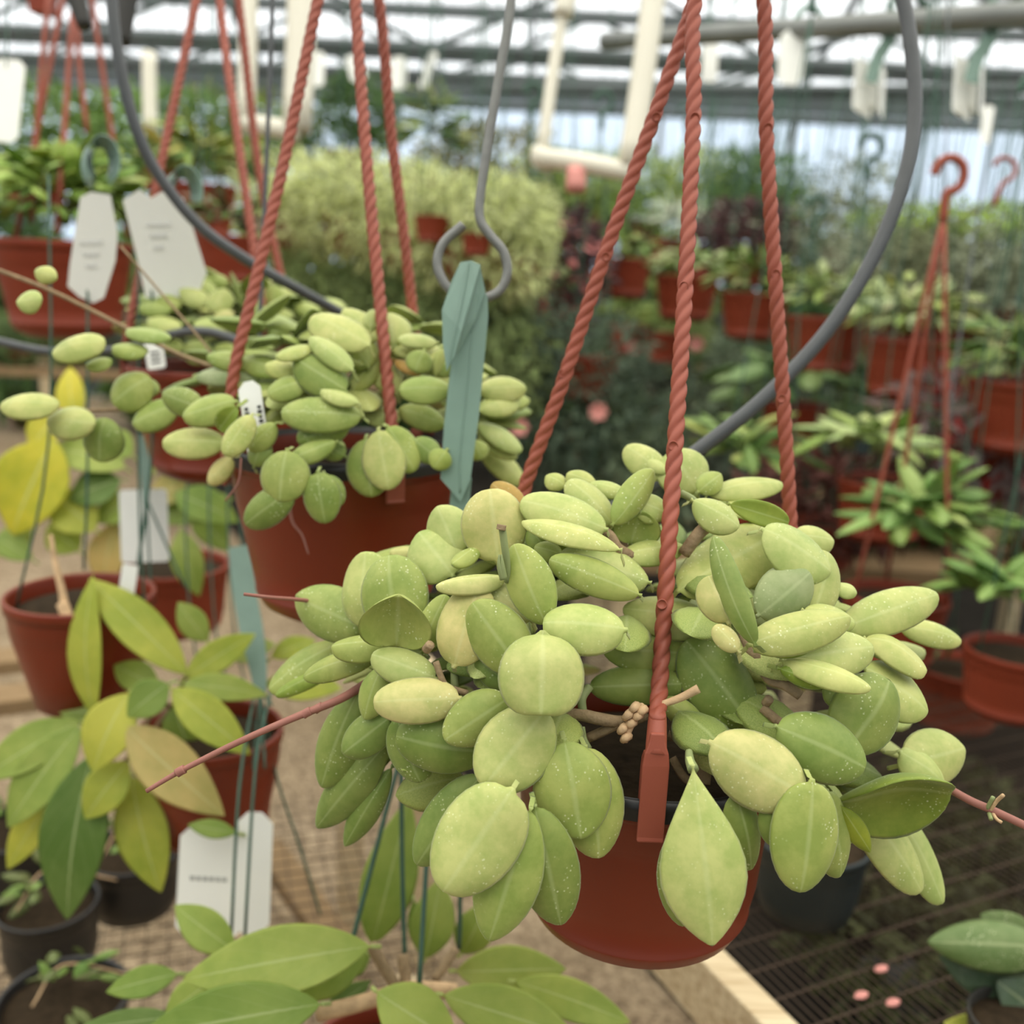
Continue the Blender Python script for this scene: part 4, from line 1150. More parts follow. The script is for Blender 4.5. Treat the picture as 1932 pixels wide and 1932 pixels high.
# ================================================================== tubes, wire hook and strap
tube('drip_tube', [P(1600, -420, .95), P(1690, -60, .93), P(1718, 80, .92), P(1726, 210, .91), P(1705, 340, .90), P(1650, 480, .895), P(1560, 625, .89), P(1440, 752, .885), P(1310, 855, .88), P(1215, 925, .88), P(1120, 985, .9), P(1040, 1060, .93)],
     .0066, M['hose'], None, seg=14, n=10, label='thick black irrigation tube curving down behind the front plant', cat='tube')
tube('drip_tube', [P(205, -220, 1.12), P(211, 0, 1.12), P(228, 130, 1.125), P(256, 240, 1.135), P(296, 325, 1.15), P(370, 420, 1.17), P(460, 487, 1.19), P(560, 545, 1.22), P(660, 600, 1.3)],
     .0066, M['hose'], None, seg=12, n=8, label='black irrigation tube bending down at the upper left behind the ropes', cat='tube')
tube('drip_tube', [P(-60, 630, 1.28), P(0, 645, 1.28), P(100, 664, 1.28), P(220, 660, 1.28), P(330, 630, 1.2), P(390, 626, 1.17), P(440, 640, 1.16), P(498, 668, 1.16), P(540, 700, 1.18)],
     .0056, M['hose'], None, seg=10, n=8, label='black irrigation tube crossing low behind the trailing leaves at the left edge', cat='tube')
tube('support_wire', [P(518, -300, 1.1), P(514, 0, 1.1), P(503, 300, 1.1), P(492, 560, 1.1), P(489, 690, 1.1)], .0026, M['hose'], None, seg=8, n=4,
     label='straight dark wire hanging among the red ropes of the left plants', cat='wire')
tube('wire_hook', [P(985, -300, .86), P(964, 0, .86), P(944, 130, .86), P(922, 260, .86), P(906, 370, .86), P(906, 415, .86), P(925, 445, .86), P(950, 476, .86), P(957, 515, .86), P(943, 548, .86), P(912, 563, .858), P(872, 560, .856), P(842, 540, .855), P(825, 500, .855), P(836, 460, .855), P(874, 424, .855)],
     .0042, M['steel'], None, seg=12, n=10, label='bent grey steel wire hook holding the green strap', cat='hook')
st = thing('strap', 'wide green plastic strap folded over the grey wire hook', 'strap', P(880, 560, .85))
q = lambda x, y, d: P(x, y, d)
plate('hanging_band', [q(868, 545, .852), q(895, 512, .85), q(920, 560, .852), q(921, 600, .852), q(904, 780, .853), q(888, 902, .854), q(870, 945, .854), q(868, 945, .854), q(831, 903, .854), q(838, 800, .853), q(850, 690, .852)], .0012, M['strap'], st)
ribbon('lower_band', [q(872, 900, .862), q(866, 960, .862), q(858, 1040, .862), q(850, 1120, .865)], RM @ V((1, 0, 0)), .017, .0012, M['strap'], st)
plate('folded_flap', [q(869, 495, .842), q(890, 492, .84), q(907, 500, .842), q(898, 530, .838), q(886, 575, .834), q(871, 625, .833), q(857, 673, .834), q(843, 700, .836), q(836, 650, .837), q(834, 585, .838), q(853, 528, .84)], .0014, M['strap'], st)
plate('inner_fold', [q(905, 500, .844), q(915, 548, .845), q(898, 600, .846), q(860, 672, .845), q(872, 620, .842), q(888, 560, .842)], .0012, M['strap'], st)
ribbon('crease', [q(884, 494, .8385), q(872, 560, .8345), q(858, 620, .831), q(846, 690, .834)], RM @ V((1, 0, 0)), .0012, .0008, M['strap'], st)
tube('seam', [q(895, 600, .8505), q(880, 740, .8515), q(868, 860, .8525), q(868, 930, .853)], .0006, M['strap'], st, seg=5)

# ================================================================== broad-leaved plants on the left and below
def big_leaf(root, L, d, mat=None, thick=.0022, n_default=(0, .55, .8)):
    bx, by, tx, ty, w, col = L[:6]
    nn = L[6] if len(L) > 6 and L[6] else n_default
    op = L[7] if len(L) > 7 else {}
    dd = d + op.get('dz', 0)
    n = ((RM @ V((1, 0, 0))) * nn[0] + V((0, 0, 1)) * nn[1] + V((0, -1, 0)) * nn[2]).normalized()
    pc = P((bx + tx) / 2, (by + ty) / 2, dd)
    def onp(x, y):
        r = RM @ V(((x - 966) / FPX, -(y - 966) / FPX, -1))
        dn = r.dot(n)
        t = (pc - CAM).dot(n) / dn if abs(dn) > .1 else dd
        return CAM + r * max(dd - .07, min(dd + .07, t))
    b, e_ = onp(bx, by), onp(tx, ty)
    X = (e_ - b).normalized()
    Z = (n - X * n.dot(X)).normalized()
    Y = Z.cross(X)
    x0, y0, _ = PX(pc)
    x1, y1, _ = PX(pc + Y * .01)
    al = math.hypot(tx - bx, ty - by)
    seen = abs((x1 - x0) * -(ty - by) / al + (y1 - y0) * (tx - bx) / al)
    width = min(w * 1.05 / max(seen, 4) * .01, (e_ - b).length * .8)
    vs, fs, uv = leaf_geo(b, e_, n, width, thick, op.get('dome', -.12), op.get('bend', .07), op.get('wide', .88), op.get('sharp', .85), 16, 14, pet=b - X * .008 - Z * .012, petr=.002, wav=.012, phase=U(0, 6))
    return mk('leaf', vs, fs, mat or M['bigleaf'], root, uvs=uv, color=vary(col, .04), origin=b)
YG, LG, GG, DG, YY, PK = rgb(196, 202, 88), rgb(176, 192, 98), rgb(148, 170, 80), rgb(120, 146, 74), rgb(214, 208, 70), rgb(206, 190, 120)

# --- lower left plant
DL = 1.22
RIML = P(398, 1372, DL + .03)
ll = thing('hanging_plant', 'broad pointed yellow-green leaves in a terracotta pot hung low at the left', 'hanging plant', RIML)
pot(ll, RIML, .088, .155, M['terra'], 40, taper=.66)
for L in [(176, 1350, 176, 1085, 62, YG, (-.3, .2, .9)), (352, 1272, 168, 1092, 84, YG, (.1, .6, .75)), (150, 1362, -40, 1472, 80, LG), (152, 1372, 15, 1562, 90, LG, (-.1, .4, .9), {'dz': -.01}),
          (110, 1490, 14, 1640, 62, YG, (0, .3, .9), {'dz': .02}), (172, 1425, 126, 1735, 122, DG, (0, .25, .95), {'dz': -.02}), (242, 1308, 174, 1455, 94, YG, (0, .45, .88), {'dz': -.06}),
          (242, 1438, 160, 1545, 78, YG, (0, .4, .9), {'dz': -.04}), (250, 1465, 304, 1684, 98, YG, (0, .3, .93), {'dz': -.01}), (240, 1372, 424, 1540, 108, PK, (0, .5, .85), {'dz': -.08}),
          (325, 1300, 472, 1424, 78, YG, (.1, .55, .8), {'dz': -.07}), (318, 1290, 240, 1352, 74, GG, (0, .5, .85), {'dz': -.07}), (345, 1290, 505, 1312, 50, LG, (.1, .6, .75), {'dz': -.04}),
          (350, 1278, 482, 1196, 56, YG, (.2, .5, .8), {'dz': .0}), (392, 1210, 336, 1136, 54, LG, (0, .4, .9), {'dz': .05}), (500, 1290, 645, 1300, 62, YG, (.1, .7, .7), {'dz': .04}),
          (512, 1240, 596, 1208, 40, YG, (.1, .7, .7), {'dz': .08}), (446, 1572, 354, 1556, 36, GG, (0, .6, .8), {'dz': -.1}), (430, 1240, 520, 1215, 46, LG, (.1, .6, .7), {'dz': .06}),
          (300, 1300, 215, 1255, 60, LG, (-.1, .7, .7), {'dz': .03}), (330, 1330, 360, 1420, 70, GG, (0, .4, .9), {'dz': .02}), (260, 1400, 330, 1480, 80, DG, (0, .3, .9), {'dz': .03}),
          (200, 1350, 110, 1340, 50, GG, (0, .7, .7), {'dz': .05})]:
    big_leaf(ll, L, DL)
for a, b_, c in ((300, 1320, 335), (240, 1370, 330), (172, 1425, 300), (352, 1275, 340)):
    stem(ll, [(a, b_, DL), ((a + c) / 2, b_ + 10, DL + .02), (c, 1330, DL + .03), (c + 40, 1375, DL + .04)], .003, M['twig'])
ribbon('band', [P(452, 1030, 1.3), P(462, 1120, 1.28), P(484, 1240, 1.25), P(492, 1310, 1.235)], RM @ V((1, 0, 0)), lambda u: .03 - .016 * max(0, u - .5) * 2, .0012, M['strap'], ll)
for a, b_ in ((478, 1452), (500, 1450), (512, 1330)):
    tube('wire', [P(490, 1300, 1.235), P((490 + a) / 2, (1300 + b_) / 2, 1.2), P(a, b_, 1.17)], .0017, M['greenwire'], ll, seg=6, n=4)
tube('wire', [P(490, 1300, 1.235), P(520, 1460, 1.25), P(566, 1600, 1.27), P(604, 1725, 1.3)], .0019, M['greenwire'], ll, seg=6, n=4)
for a, b_, c, e_ in ((452, 1480, 436, 1770), (482, 1450, 462, 1770)):
    tube('wire', [P(a + 30, 1300, 1.2), P(a, b_, 1.1), P(c, e_, 1.06)], .0018, M['greenwire'], ll, seg=6, n=4)
# tags below it
tg = thing('plant_tag', 'large white plastic tag hanging below the low left terracotta pot', 'tag', P(400, 1660, 1.16))
t0, c0, rr_, uu_ = tag_plate(tg, 398, 1665, 1.16, .078, .125, 3, round_=.12)
for j in range(6):
    cc = c0 + rr_ * (-.022 + j * .0075) + uu_ * (.004) + (CAM - c0).normalized() * .0012
    mk('lettering', *box_geo(cc, .0055, .005, .0004, rr_, uu_, (CAM - c0).normalized()), M['ink'], t0, smooth=False)
tg = thing('plant_tag', 'narrow bright white tag crossed by green wires below the low left pot', 'tag', P(478, 1645, 1.13))
tag_plate(tg, 477, 1648, 1.13, .042, .14, 2, round_=.3)

# --- left pot with a dead stem
RIMD = P(152, 1118, 1.3)
dp = thing('hanging_plant', 'terracotta pot with dark soil and a dead pale stem at the left edge', 'hanging plant', RIMD)
pot(dp, RIMD, .092, .16, M['terra'], 40, taper=.62, saucer=False)
tube('dead_stem', [P(128, 1190, 1.25), P(118, 1120, 1.26), P(104, 1060, 1.27), P(96, 1010, 1.28)], .004, M['stump'], dp, n=5, taper=(1.6, .7))
tube('dead_stem', [P(148, 1200, 1.22), P(130, 1170, 1.24), P(118, 1140, 1.25)], .008, M['stump'], dp, n=5)
for x0, y0, x1, y1 in ((92, 830, 30, 1150), (165, 880, 158, 1075), (285, 880, 235, 1200), (262, 930, 275, 1180)):
    tube('wire', [P(x0, y0 - 500, 1.25), P(x0, y0, 1.26), P(x1, y1, 1.27)], .0018, M['greenwire'], dp, seg=6, n=4)
tag_plate(dp, 240, 1110, 1.24, .02, .06, 8, name='name_label', round_=.1)

# --- left back plant with yellowing broad leaves
RIMP = P(150, 960, 1.72)
lp = thing('hanging_plant', 'broad yellowing leaves behind the pot with the dead stem at the left edge', 'hanging plant', RIMP)
pot(lp, P(325, 1062, 1.8), .1, .13, M['terra_bg'], 32)
for L in [(105, 830, 25, 1010, 140, YY, (-.1, .3, .95)), (142, 805, 132, 692, 54, YY), (235, 882, 92, 845, 66, LG, (0, .7, .7)), (228, 905, 130, 945, 70, DG, (0, .6, .8)), (218, 985, 195, 1112, 70, PK, (0, .3, .95)),
          (262, 940, 180, 985, 60, LG), (285, 945, 358, 908, 56, PK), (330, 930, 450, 985, 66, GG), (340, 1000, 376, 1125, 60, LG, (0, .3, .9)), (60, 1000, -10, 1050, 60, LG), (60, 1055, -10, 1010, 50, GG),
          (180, 1000, 100, 930, 90, YG, (0, .5, .85)), (290, 890, 340, 830, 60, LG), (330, 900, 400, 860, 60, LG), (150, 1040, 90, 990, 70, YG), (300, 980, 440, 940, 60, GG), (370, 960, 430, 1040, 60, GG),
          (250, 860, 190, 820, 60, LG), (420, 900, 360, 870, 50, GG), (110, 780, 60, 850, 60, YY), (30, 900, -20, 960, 60, LG)]:
    big_leaf(lp, L, 1.66 + U(-.03, .03))
for x0, x1 in ((345, 350), (385, 395), (420, 430), (440, 455)):
    tube('wire', [P(x0 + 10, 870, 1.6), P(x1, 1000, 1.58), P(x1 + 12, 1190, 1.55), P(x1 + 40, 1320, 1.55)], .0018, M['greenwire'], lp, seg=5, n=4)
tg = thing('plant_tag', 'square white tag held by a green strap in front of the yellowing left plant', 'tag', P(274, 990, 1.4))
tag_plate(tg, 272, 992, 1.42, .069, .105, -2, round_=.06)
ribbon('band', [P(276, 820, 1.40), P(274, 890, 1.395), P(276, 960, 1.39)], RM @ V((1, 0, 0)), lambda u: .02 - .012 * u, .0012, M['strap'], tg)
for a, b_ in ((236, 1250), (288, 1180), (350, 1110)):
    tube('wire', [P(276, 940, 1.39), P((276 + a) / 2, (940 + b_) / 2, 1.38), P(a, b_, 1.37)], .0018, M['greenwire'], tg, seg=6, n=3)

# --- bottom centre plant
bc = thing('hanging_plant', 'large pale green pointed leaves on a brown stem at the bottom, below the front pot', 'hanging plant', P(720, 1900, .95))
pot(bc, P(720, 2010, .98), .085, .14, M['terra'], 32)
for L in [(698, 1786, 345, 1848, 128, LG, (-.1, .65, .75), {'dz': -.06}), (604, 1895, 262, 1955, 130, GG, (0, .65, .75), {'dz': -.1}), (335, 1838, 200, 1872, 58, GG, (0, .7, .7), {'dz': .03}), (402, 1848, 312, 1915, 60, LG, (0, .5, .85), {'dz': -.02}),
          (335, 1918, 140, 1945, 50, DG, (0, .7, .7)), (702, 1780, 772, 1505, 98, LG, (.1, .2, .95), {'dz': .08}), (802, 1808, 832, 1655, 80, LG, (.1, .3, .93), {'dz': .06}), (862, 1832, 1068, 1828, 92, LG, (.05, .6, .8), {'dz': .03}),
          (712, 1872, 866, 1970, 118, LG, (0, .6, .8), {'dz': -.1}), (838, 1878, 1090, 1960, 104, LG, (.1, .65, .75), {'dz': -.06}), (975, 1852, 1190, 1930, 76, LG, (.1, .7, .7), {'dz': 0}), (690, 1802, 540, 1882, 78, LG, (-.1, .5, .85), {'dz': -.03}),
          (444, 1795, 330, 1708, 78, LG, (0, .6, .8), {'dz': .05}), (640, 1830, 700, 1790, 60, GG, (0, .4, .9), {'dz': .05}), (780, 1700, 800, 1800, 40, GG, (.2, .2, .9), {'dz': .1}), (870, 1800, 920, 1700, 70, LG, (.1, .3, .9), {'dz': .08}),
          (620, 1900, 700, 1850, 40, DG, (0, .3, .9), {'dz': .04})]:
    big_leaf(bc, L, .97)
stem(bc, [(700, 1782, .94), (722, 1820, .94), (748, 1862, .94), (770, 1900, .95)], .0058, M['twig'])
stem(bc, [(600, 1912, .92), (660, 1898, .92), (720, 1880, .93), (780, 1866, .94), (860, 1870, .95)], .0075, M['stump'])
stem(bc, [(760, 1800, .97), (765, 1850, .96), (760, 1890, .95)], .006, M['twig'])
stem(bc, [(820, 1850, .97), (840, 1820, .98), (860, 1790, .99)], .005, M['twig'])
for pts in ([(752, 1440, 1.0), (700, 1640, .99), (640, 1870, .97)], [(757, 1440, 1.0), (759, 1640, 1.0), (764, 1820, 1.0)], [(812, 1440, 1.0), (806, 1600, .97), (790, 1875, .93)], [(866, 1440, 1.0), (868, 1700, 1.02), (866, 1790, 1.03)]):
    tube('wire', [P(*p) for p in pts], .0024, M['greenwire'], bc, seg=8, n=5)

# ================================================================== benches and things on them
ZB = .74
A0, A1 = PZ(1322, 1778, ZB), PZ(1500, 1960, ZB)
bd = (A1 - A0).normalized()
bn = V((bd.y, -bd.x, 0))
if bn.x < 0: bn = -bn
bench = thing('mesh_bench', 'wire mesh bench with a pale lumber edge below the front pot at the right', 'bench', V((A0.x, A0.y, 0)))
S0, S1 = A0 - bd * 1.05, A0 + bd * .75
vs, fs = beam_geo(S0 - V((0, 0, .045)), S1 - V((0, 0, .045)), .04, .09)
bevel(mk('lumber_edge', vs, fs, M['wood'], bench, smooth=False, origin=A0), .003)
for i in range(84):
    o_ = bn * (.03 + i * .0127)
    vs, fs = beam_geo(S0 + o_, S1 + o_, .0013, .0013)
    mk('mesh_wire', vs, fs, M['meshwire'], bench, smooth=False)
for i in range(36):
    o_ = S0 + bd * (.02 + i * .05)
    vs, fs = beam_geo(o_ + V((0, 0, -.0016)), o_ + bn * 1.1 + V((0, 0, -.0016)), .0022, .0022)
    mk('mesh_wire', vs, fs, M['meshwire'], bench, smooth=False)
for i, j in ((0, 0), (1, 0), (0, 1), (1, 1)):
    c = (S0 if i == 0 else S1) + bn * (1.05 * j) + bd * (.05 if i == 0 else -.05)
    vs, fs = box_geo(V((c.x, c.y, (ZB - .1) / 2)), .06, .06, ZB - .1)
    mk('leg', vs, fs, M['wood'], bench, smooth=False)
def on_bench(px, py, z=ZB): return PZ(px, py, z)

bp_ = on_bench(1515, 1720)
dk = thing('potted_plant', 'dark blue-grey pot with a small green plant standing on the mesh bench', 'potted plant', bp_)
pot(dk, bp_ + V((0, 0, .115)), .075, .114, M['bluepot'], 32, saucer=False)
for L in [(1450, 1560, 1462, 1690, 60, DG, (-.2, .3, .9)), (1560, 1600, 1620, 1640, 50, DG), (1540, 1580, 1600, 1590, 50, DG), (1500, 1570, 1430, 1600, 46, DG), (1580, 1590, 1530, 1560, 44, DG)]:
    big_leaf(dk, L, 1.36)
sp = on_bench(1905, 1900)
sv = thing('potted_plant', 'thick silver-mottled dark green leaves at the lower right corner', 'potted plant', sp)
pot(sv, sp + V((.12, -.05, .10)), .07, .099, M['darkthing'], 28, saucer=False)
SG, SD = rgb(98, 116, 66), rgb(78, 94, 74)
for L in [(1990, 1790, 1750, 1778, 100, SG, (0, .7, .7), {'dome': .5, 'sharp': .7}), (1990, 1850, 1772, 1800, 120, SD, (-.1, .1, .95), {'dz': .02, 'sharp': .7}), (1985, 1930, 1880, 1850, 90, SD, (0, .3, .9), {'sharp': .7}), (1960, 1800, 1850, 1725, 70, SG, (0, .6, .8), {'sharp': .7, 'dz': .05})]:
    big_leaf(sv, L, 1.06, M['silverleaf'], .004)
yl = thing('potted_plant', 'yellowing mottled leaf and small pot at the bottom right edge', 'potted plant', on_bench(1840, 1980))
pot(yl, on_bench(1900, 2060) + V((0, 0, .09)), .05, .089, M['darkthing'], 24, saucer=False)
for L in [(1900, 1960, 1780, 1930, 70, YG, (0, .5, .85)), (1890, 1960, 1885, 1880, 60, rgb(170, 160, 60), (0, .4, .9))]:
    big_leaf(yl, L, 1.08, M['silverleaf'])
# fallen pink petals on the mesh
for x, y, lab in ((1650, 1832, 'fallen pink petal on the mesh bench, farthest of three'), (1612, 1882, 'fallen pink petal on the mesh bench, nearest the lumber edge'), (1672, 1896, 'fallen pink petal on the mesh bench, nearest the corner leaves')):
    c = on_bench(x, y, ZB + .004)
    vs, fs, uv = leaf_geo(c, c + V((.018, .006, .003)), V((0, 0, 1)), .014, .0015, .3, .1, nu=6, seg=8)
    mk('petal', vs, fs, M['pinkpetal'], None, label=lab, cat='petal', group='fallen pink petals on the mesh bench', origin=c)
# shade plants below the mesh
for i, (x, y) in enumerate(((1480, 1500), (1620, 1620), (1780, 1560), (1860, 1700), (1700, 1800))):
    c = PZ(x, y, .2)
    t_ = thing('shade_plant', 'low dark foliage in the shade under the mesh bench, ' + ('behind the dark pot', 'right of the dark pot', 'farthest back at the right', 'nearest the right edge', 'nearest the pink petals')[i], 'plant', V((c.x, c.y, .012)), group='shade plants under the mesh bench')
    vs, fs = lathe_geo(V((c.x, c.y, .14)), [(0.0001, -.128), (.06, -.128), (.085, 0), (.08, 0), (.07, -.02), (.0001, -.02)], 20)
    mk('pot', vs, fs, M['darkthing'], t_)
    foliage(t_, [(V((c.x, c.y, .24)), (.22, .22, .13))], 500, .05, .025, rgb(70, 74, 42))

# left bench
lb = thing('plank_bench', 'weathered plank bench with mesh at the lower left', 'bench', V((-.9, 1.6, 0)))
for (x0, y0, x1, y1, z, w) in ((-60, 1255, 130, 1235, .62, .1), (-60, 1330, 170, 1300, .62, .1), (505, 1600, 640, 1790, .35, .06)):
    a, b_ = PZ(x0, y0, z), PZ(x1, y1, z)
    bevel(mk('plank', *beam_geo(a, b_, w, .035), M['oldwood'], lb, smooth=False, origin=a), .004)
LZ = .45
a, b_ = PZ(20, 1750, LZ), PZ(380, 1700, LZ)
ux = (b_ - a).normalized()
uy = V((-ux.y, ux.x, 0))
for i in range(26):
    o_ = a - ux * .2 + ux * i * .035
    mk('mesh_wire', *beam_geo(o_ - uy * .35, o_ + uy * .35, .002, .002), M['meshwire'], lb, smooth=False)
for i in range(18):
    o_ = a - uy * .3 + uy * i * .035
    mk('mesh_wire', *beam_geo(o_ - ux * .2, o_ + ux * .68, .002, .002), M['meshwire'], lb, smooth=False)
for dx, dy in ((-.15, -.3), (.62, -.3), (-.15, .3), (.62, .3)):
    c = a + ux * dx + uy * dy
    mk('leg', *box_geo(V((c.x, c.y, (LZ - .004) / 2)), .05, .05, LZ - .004), M['wood'], lb, smooth=False)
for (x, y, r, lbl) in ((120, 1880, .085, 'black nursery pot with scraggly growth at the bottom left'), (90, 1700, .075, 'black nursery pot with tiny green leaves under the low left plant'), (30, 1560, .08, 'black nursery pot at the left edge under the yellow-green leaves'), (250, 1600, .08, 'black nursery pot shaded behind the low left leaves')):
    c = PZ(x, y, LZ + .12)
    t_ = thing('potted_plant', lbl, 'potted plant', V((c.x, c.y, LZ)))
    pot(t_, c, r, .118, M['blackrim'], 28, saucer=False, soil=True, taper=.78)
    clump(t_, c + V((0, 0, .02)), 16, .035, .02, (r * .9, r * .9, .06), [rgb(130, 160, 80), rgb(110, 120, 70)], 'oval')
    stem(t_, [(x - 60, y + 20, PX(c)[2] - .05), (x, y - 60, PX(c)[2]), (x + 130, y - 40, PX(c)[2] + .05)], .0016, M['stump'])

# ================================================================== rows of hanging plants further back
VIO, SIL, PAL = rgb(96, 66, 66), rgb(156, 162, 136), rgb(186, 196, 140)
G1, G2, G3, G4 = rgb(132, 158, 84), rgb(108, 138, 70), rgb(164, 182, 100), rgb(84, 112, 62)
def ropes_bg(root, c, r, hub, mat, rad=.004, a0=20):
    for k in range(3):
        e_ = rim(c, r, a0 + 120 * k)
        tube('rope', [hub, hub.lerp(e_, .5), e_], rad, mat, root, seg=6, n=3)
def row_pot(label, px, py, d, r, leaves=None, fol=None, hang='wire', name='hanging_plant', h=None, mat=None, hub_dz=.9, group=None, cat='hanging plant'):
    c = P(px, py, d)
    t_ = thing(name, label, cat, c, group)
    pot(t_, c, r, h or r * 1.45, mat or M['terra_bg'], 28, soil=True, taper=.68)
    hub = c + V((0, 0, hub_dz))
    if hang == 'rope': ropes_bg(t_, c, r, hub, M['rope_bg'], a0=U(0, 120))
    elif hang == 'wire': wires(t_, hub, c, r, 4, .0018, M['greenwire'], U(0, 1))
    if hang: hook_part(t_, hub, .03, M['greenwire'] if hang == 'wire' else M['rope_bg'])
    if leaves:
        n, ln, w, rad, cols, kind, dz = leaves
        clump(t_, c + V((0, 0, dz)), n, ln, w, rad, cols, kind)
    if fol:
        for (n, ln, w, blobs, col) in fol:
            foliage(t_, [(c + V(o), rd) for o, rd in blobs], n, ln, w, col)
    return t_
LV = 'oval'
# the near right row, running away to the left
row_pot('pale small-leaved plant in the nearest terracotta pot of the right row, behind the tube', 1716, 640, 2.7, .115, (120, .07, .032, (.19, .17, .11), [G3, PAL, PAL, rgb(196, 206, 156)], LV, .06), hang='wire')
row_pot('green leafy pot crossed by the black tube, second of the right row', 1562, 598, 2.95, .118, (90, .07, .032, (.17, .15, .1), [G1, PAL, G3], LV, .05))
row_pot('leafy terracotta pot just right of the back right rope, third of the right row', 1425, 552, 3.25, .108, (90, .065, .03, (.16, .14, .1), [G1, PAL, G3], LV, .05))
row_pot('terracotta pot with pale trailing rosettes between the two right ropes, fourth of the right row', 1297, 520, 3.55, .112, (80, .065, .03, (.15, .14, .08), [G1, PAL], LV, .04))
row_pot('terracotta pot just right of the left front rope, fifth of the right row', 1178, 488, 3.9, .108, (70, .07, .03, (.16, .14, .08), [G1, G2, G3], LV, .04))
row_pot('terracotta pot cut off by the right edge with fresh green leaves', 1935, 718, 2.3, .12, (90, .08, .036, (.17, .16, .11), [G2, G1, PAL], LV, .05))
# small pots beneath the row
row_pot('small squat terracotta pot with grassy leaves low behind the middle rope', 1262, 628, 4.6, .1, (60, .08, .02, (.16, .14, .08), [G1, G3], 'lance', .05))
row_pot('small squat terracotta pot with grassy leaves, left neighbour low behind the ropes', 1188, 612, 4.8, .1, (60, .08, .02, (.16, .14, .08), [G1, G3], 'lance', .05))
# far row on the right half
for i, (x, y, d, cols, lab) in enumerate(((1066, 398, 5.6, [G2, G1], 'distant green plant in a terracotta pot left of the left front rope'), (1132, 402, 5.5, [G3, PAL], 'distant yellowish plant in a terracotta pot crossed by the left front rope'),
        (1200, 410, 5.3, [G1, G3], 'distant leafy terracotta pot between left and middle front ropes'), (1390, 398, 5.4, [G2, G4], 'distant feathery green plant in a terracotta pot left of the right rope'),
        (1446, 402, 5.2, [G2, G4], 'distant feathery green plant in a terracotta pot behind the right rope'), (1312, 392, 5.7, [YG, G3], 'distant yellow-green plant right of the middle front rope'), (1010, 392, 5.9, [G3, YG], 'distant yellow-green plant far behind the wire hook'))):
    row_pot(lab, x, y, d, .105, None, [(700, .06, .02, [((0, 0, .13), (.2, .18, .17)), ((0, -.05, .03), (.2, .16, .1))], cols[0]), (350, .06, .02, [((0, 0, .17), (.21, .18, .16))], cols[1])], hub_dz=1.1)
# plants with white and dark leaves between the rows
row_pot('white-leaved plant behind the middle front rope', 1268, 452, 4.7, .1, (50, .12, .02, (.17, .15, .1), [rgb(226, 232, 214)], 'lance', .09), hub_dz=1.0)
row_pot('white-leaved spiky plant right of the middle front rope', 1345, 468, 4.5, .1, (50, .13, .02, (.18, .16, .1), [rgb(226, 232, 214)], 'lance', .09), hub_dz=1.0)
row_pot('dark purple-leaved plant right of the white-leaved ones', 1410, 478, 4.3, .1, None, [(700, .06, .03, [((0, 0, .08), (.22, .2, .13))], VIO)], hub_dz=1.0)
pd = row_pot('dark burgundy foliage with pink tips right of the grey wire hook', 1050, 560, 3.7, .1, None, [(1100, .055, .028, [((0, 0, .1), (.2, .18, .14)), ((-.05, -.05, -.08), (.16, .15, .12)), ((0, 0, .2), (.16, .16, .1))], rgb(84, 62, 62))], hub_dz=1.0)
c = WORLD[pd.name]
foliage(pd, [(c + V((0, -.06, .12)), (.2, .18, .16))], 70, .05, .03, rgb(196, 120, 116), name='pink_tips')
foliage(pd, [(c + V((-.02, -.1, -.1)), (.1, .1, .1))], 90, .06, .028, rgb(170, 38, 36), name='red_bracts')
# --- silvery mounds upper right
row_pot('silvery fine-leaved mound against the bright wall at the upper right', 1612, 470, 4.1, .12, None, [(1800, .04, .018, [((0, 0, .18), (.2, .2, .2)), ((.05, -.05, 0), (.22, .2, .2)), ((-.1, 0, .05), (.18, .18, .2))], SIL)], hub_dz=1.2)
for i, (x, y, d, lab) in enumerate(((1700, 560, 3.7, 'grey-green fine-leaved mound right of the black tube'), (1815, 560, 3.5, 'grey-green fine-leaved mound near the right edge below the bright wall'), (1935, 580, 3.3, 'grey-green fine-leaved mound cut by the right edge'))):
    row_pot(lab, x, y, d, .12, None, [(1900, .04, .018, [((0, 0, .16), (.24, .2, .14)), ((.05, -.05, 0), (.24, .2, .16)), ((-.1, 0, .08), (.2, .18, .16))], SIL if i != 1 else rgb(146, 150, 116)), (260, .035, .016, [((0, 0, .27), (.24, .2, .05))], rgb(150, 176, 70))], hub_dz=1.2)

# --- the yellow variegated hedge of hanging baskets
VARI = rgb(202, 208, 150)
for i, (x, y, d, lab) in enumerate(((552, 400, 3.75, 'cream and yellow trailing basket at the left end of the pale hedge'), (662, 405, 3.55, 'cream and yellow trailing basket second in the pale hedge, behind the two ropes'), (775, 430, 3.4, 'cream trailing basket in the middle of the pale hedge, beside a bare pot'), (888, 460, 3.2, 'cream trailing basket at the right end of the pale hedge by the wire hook'), (965, 470, 3.1, 'pale trailing tip of the hedge right of the wire hook'))):
    zz = -.05 * (i == 4)
    t_ = row_pot(lab, x, y, d, .1, None, None, hub_dz=.9)
    c = WORLD[t_.name]
    sp_ = .9 if i < 4 else .55
    foliage(t_, [(c + V((0, 0, .09)), (.25 * sp_, .2, .12)), (c + V((0, -.02, -.02)), (.26 * sp_, .2, .14))], 1900, .045, .016, VARI, name='upper_foliage')
    foliage(t_, [(c + V((-.05, .03, -.25)), (.2 * sp_, .14, .2)), (c + V((.06, .03, -.36)), (.18 * sp_, .14, .2))], 1300, .045, .016, rgb(140, 156, 100), droop=1.0, name='trailing_foliage')
row_pot('plain terracotta pot showing through the pale hedge', 816, 408, 3.0, .055, None, [(120, .04, .016, [((0, 0, .06), (.09, .08, .05))], VARI)], hub_dz=.8)
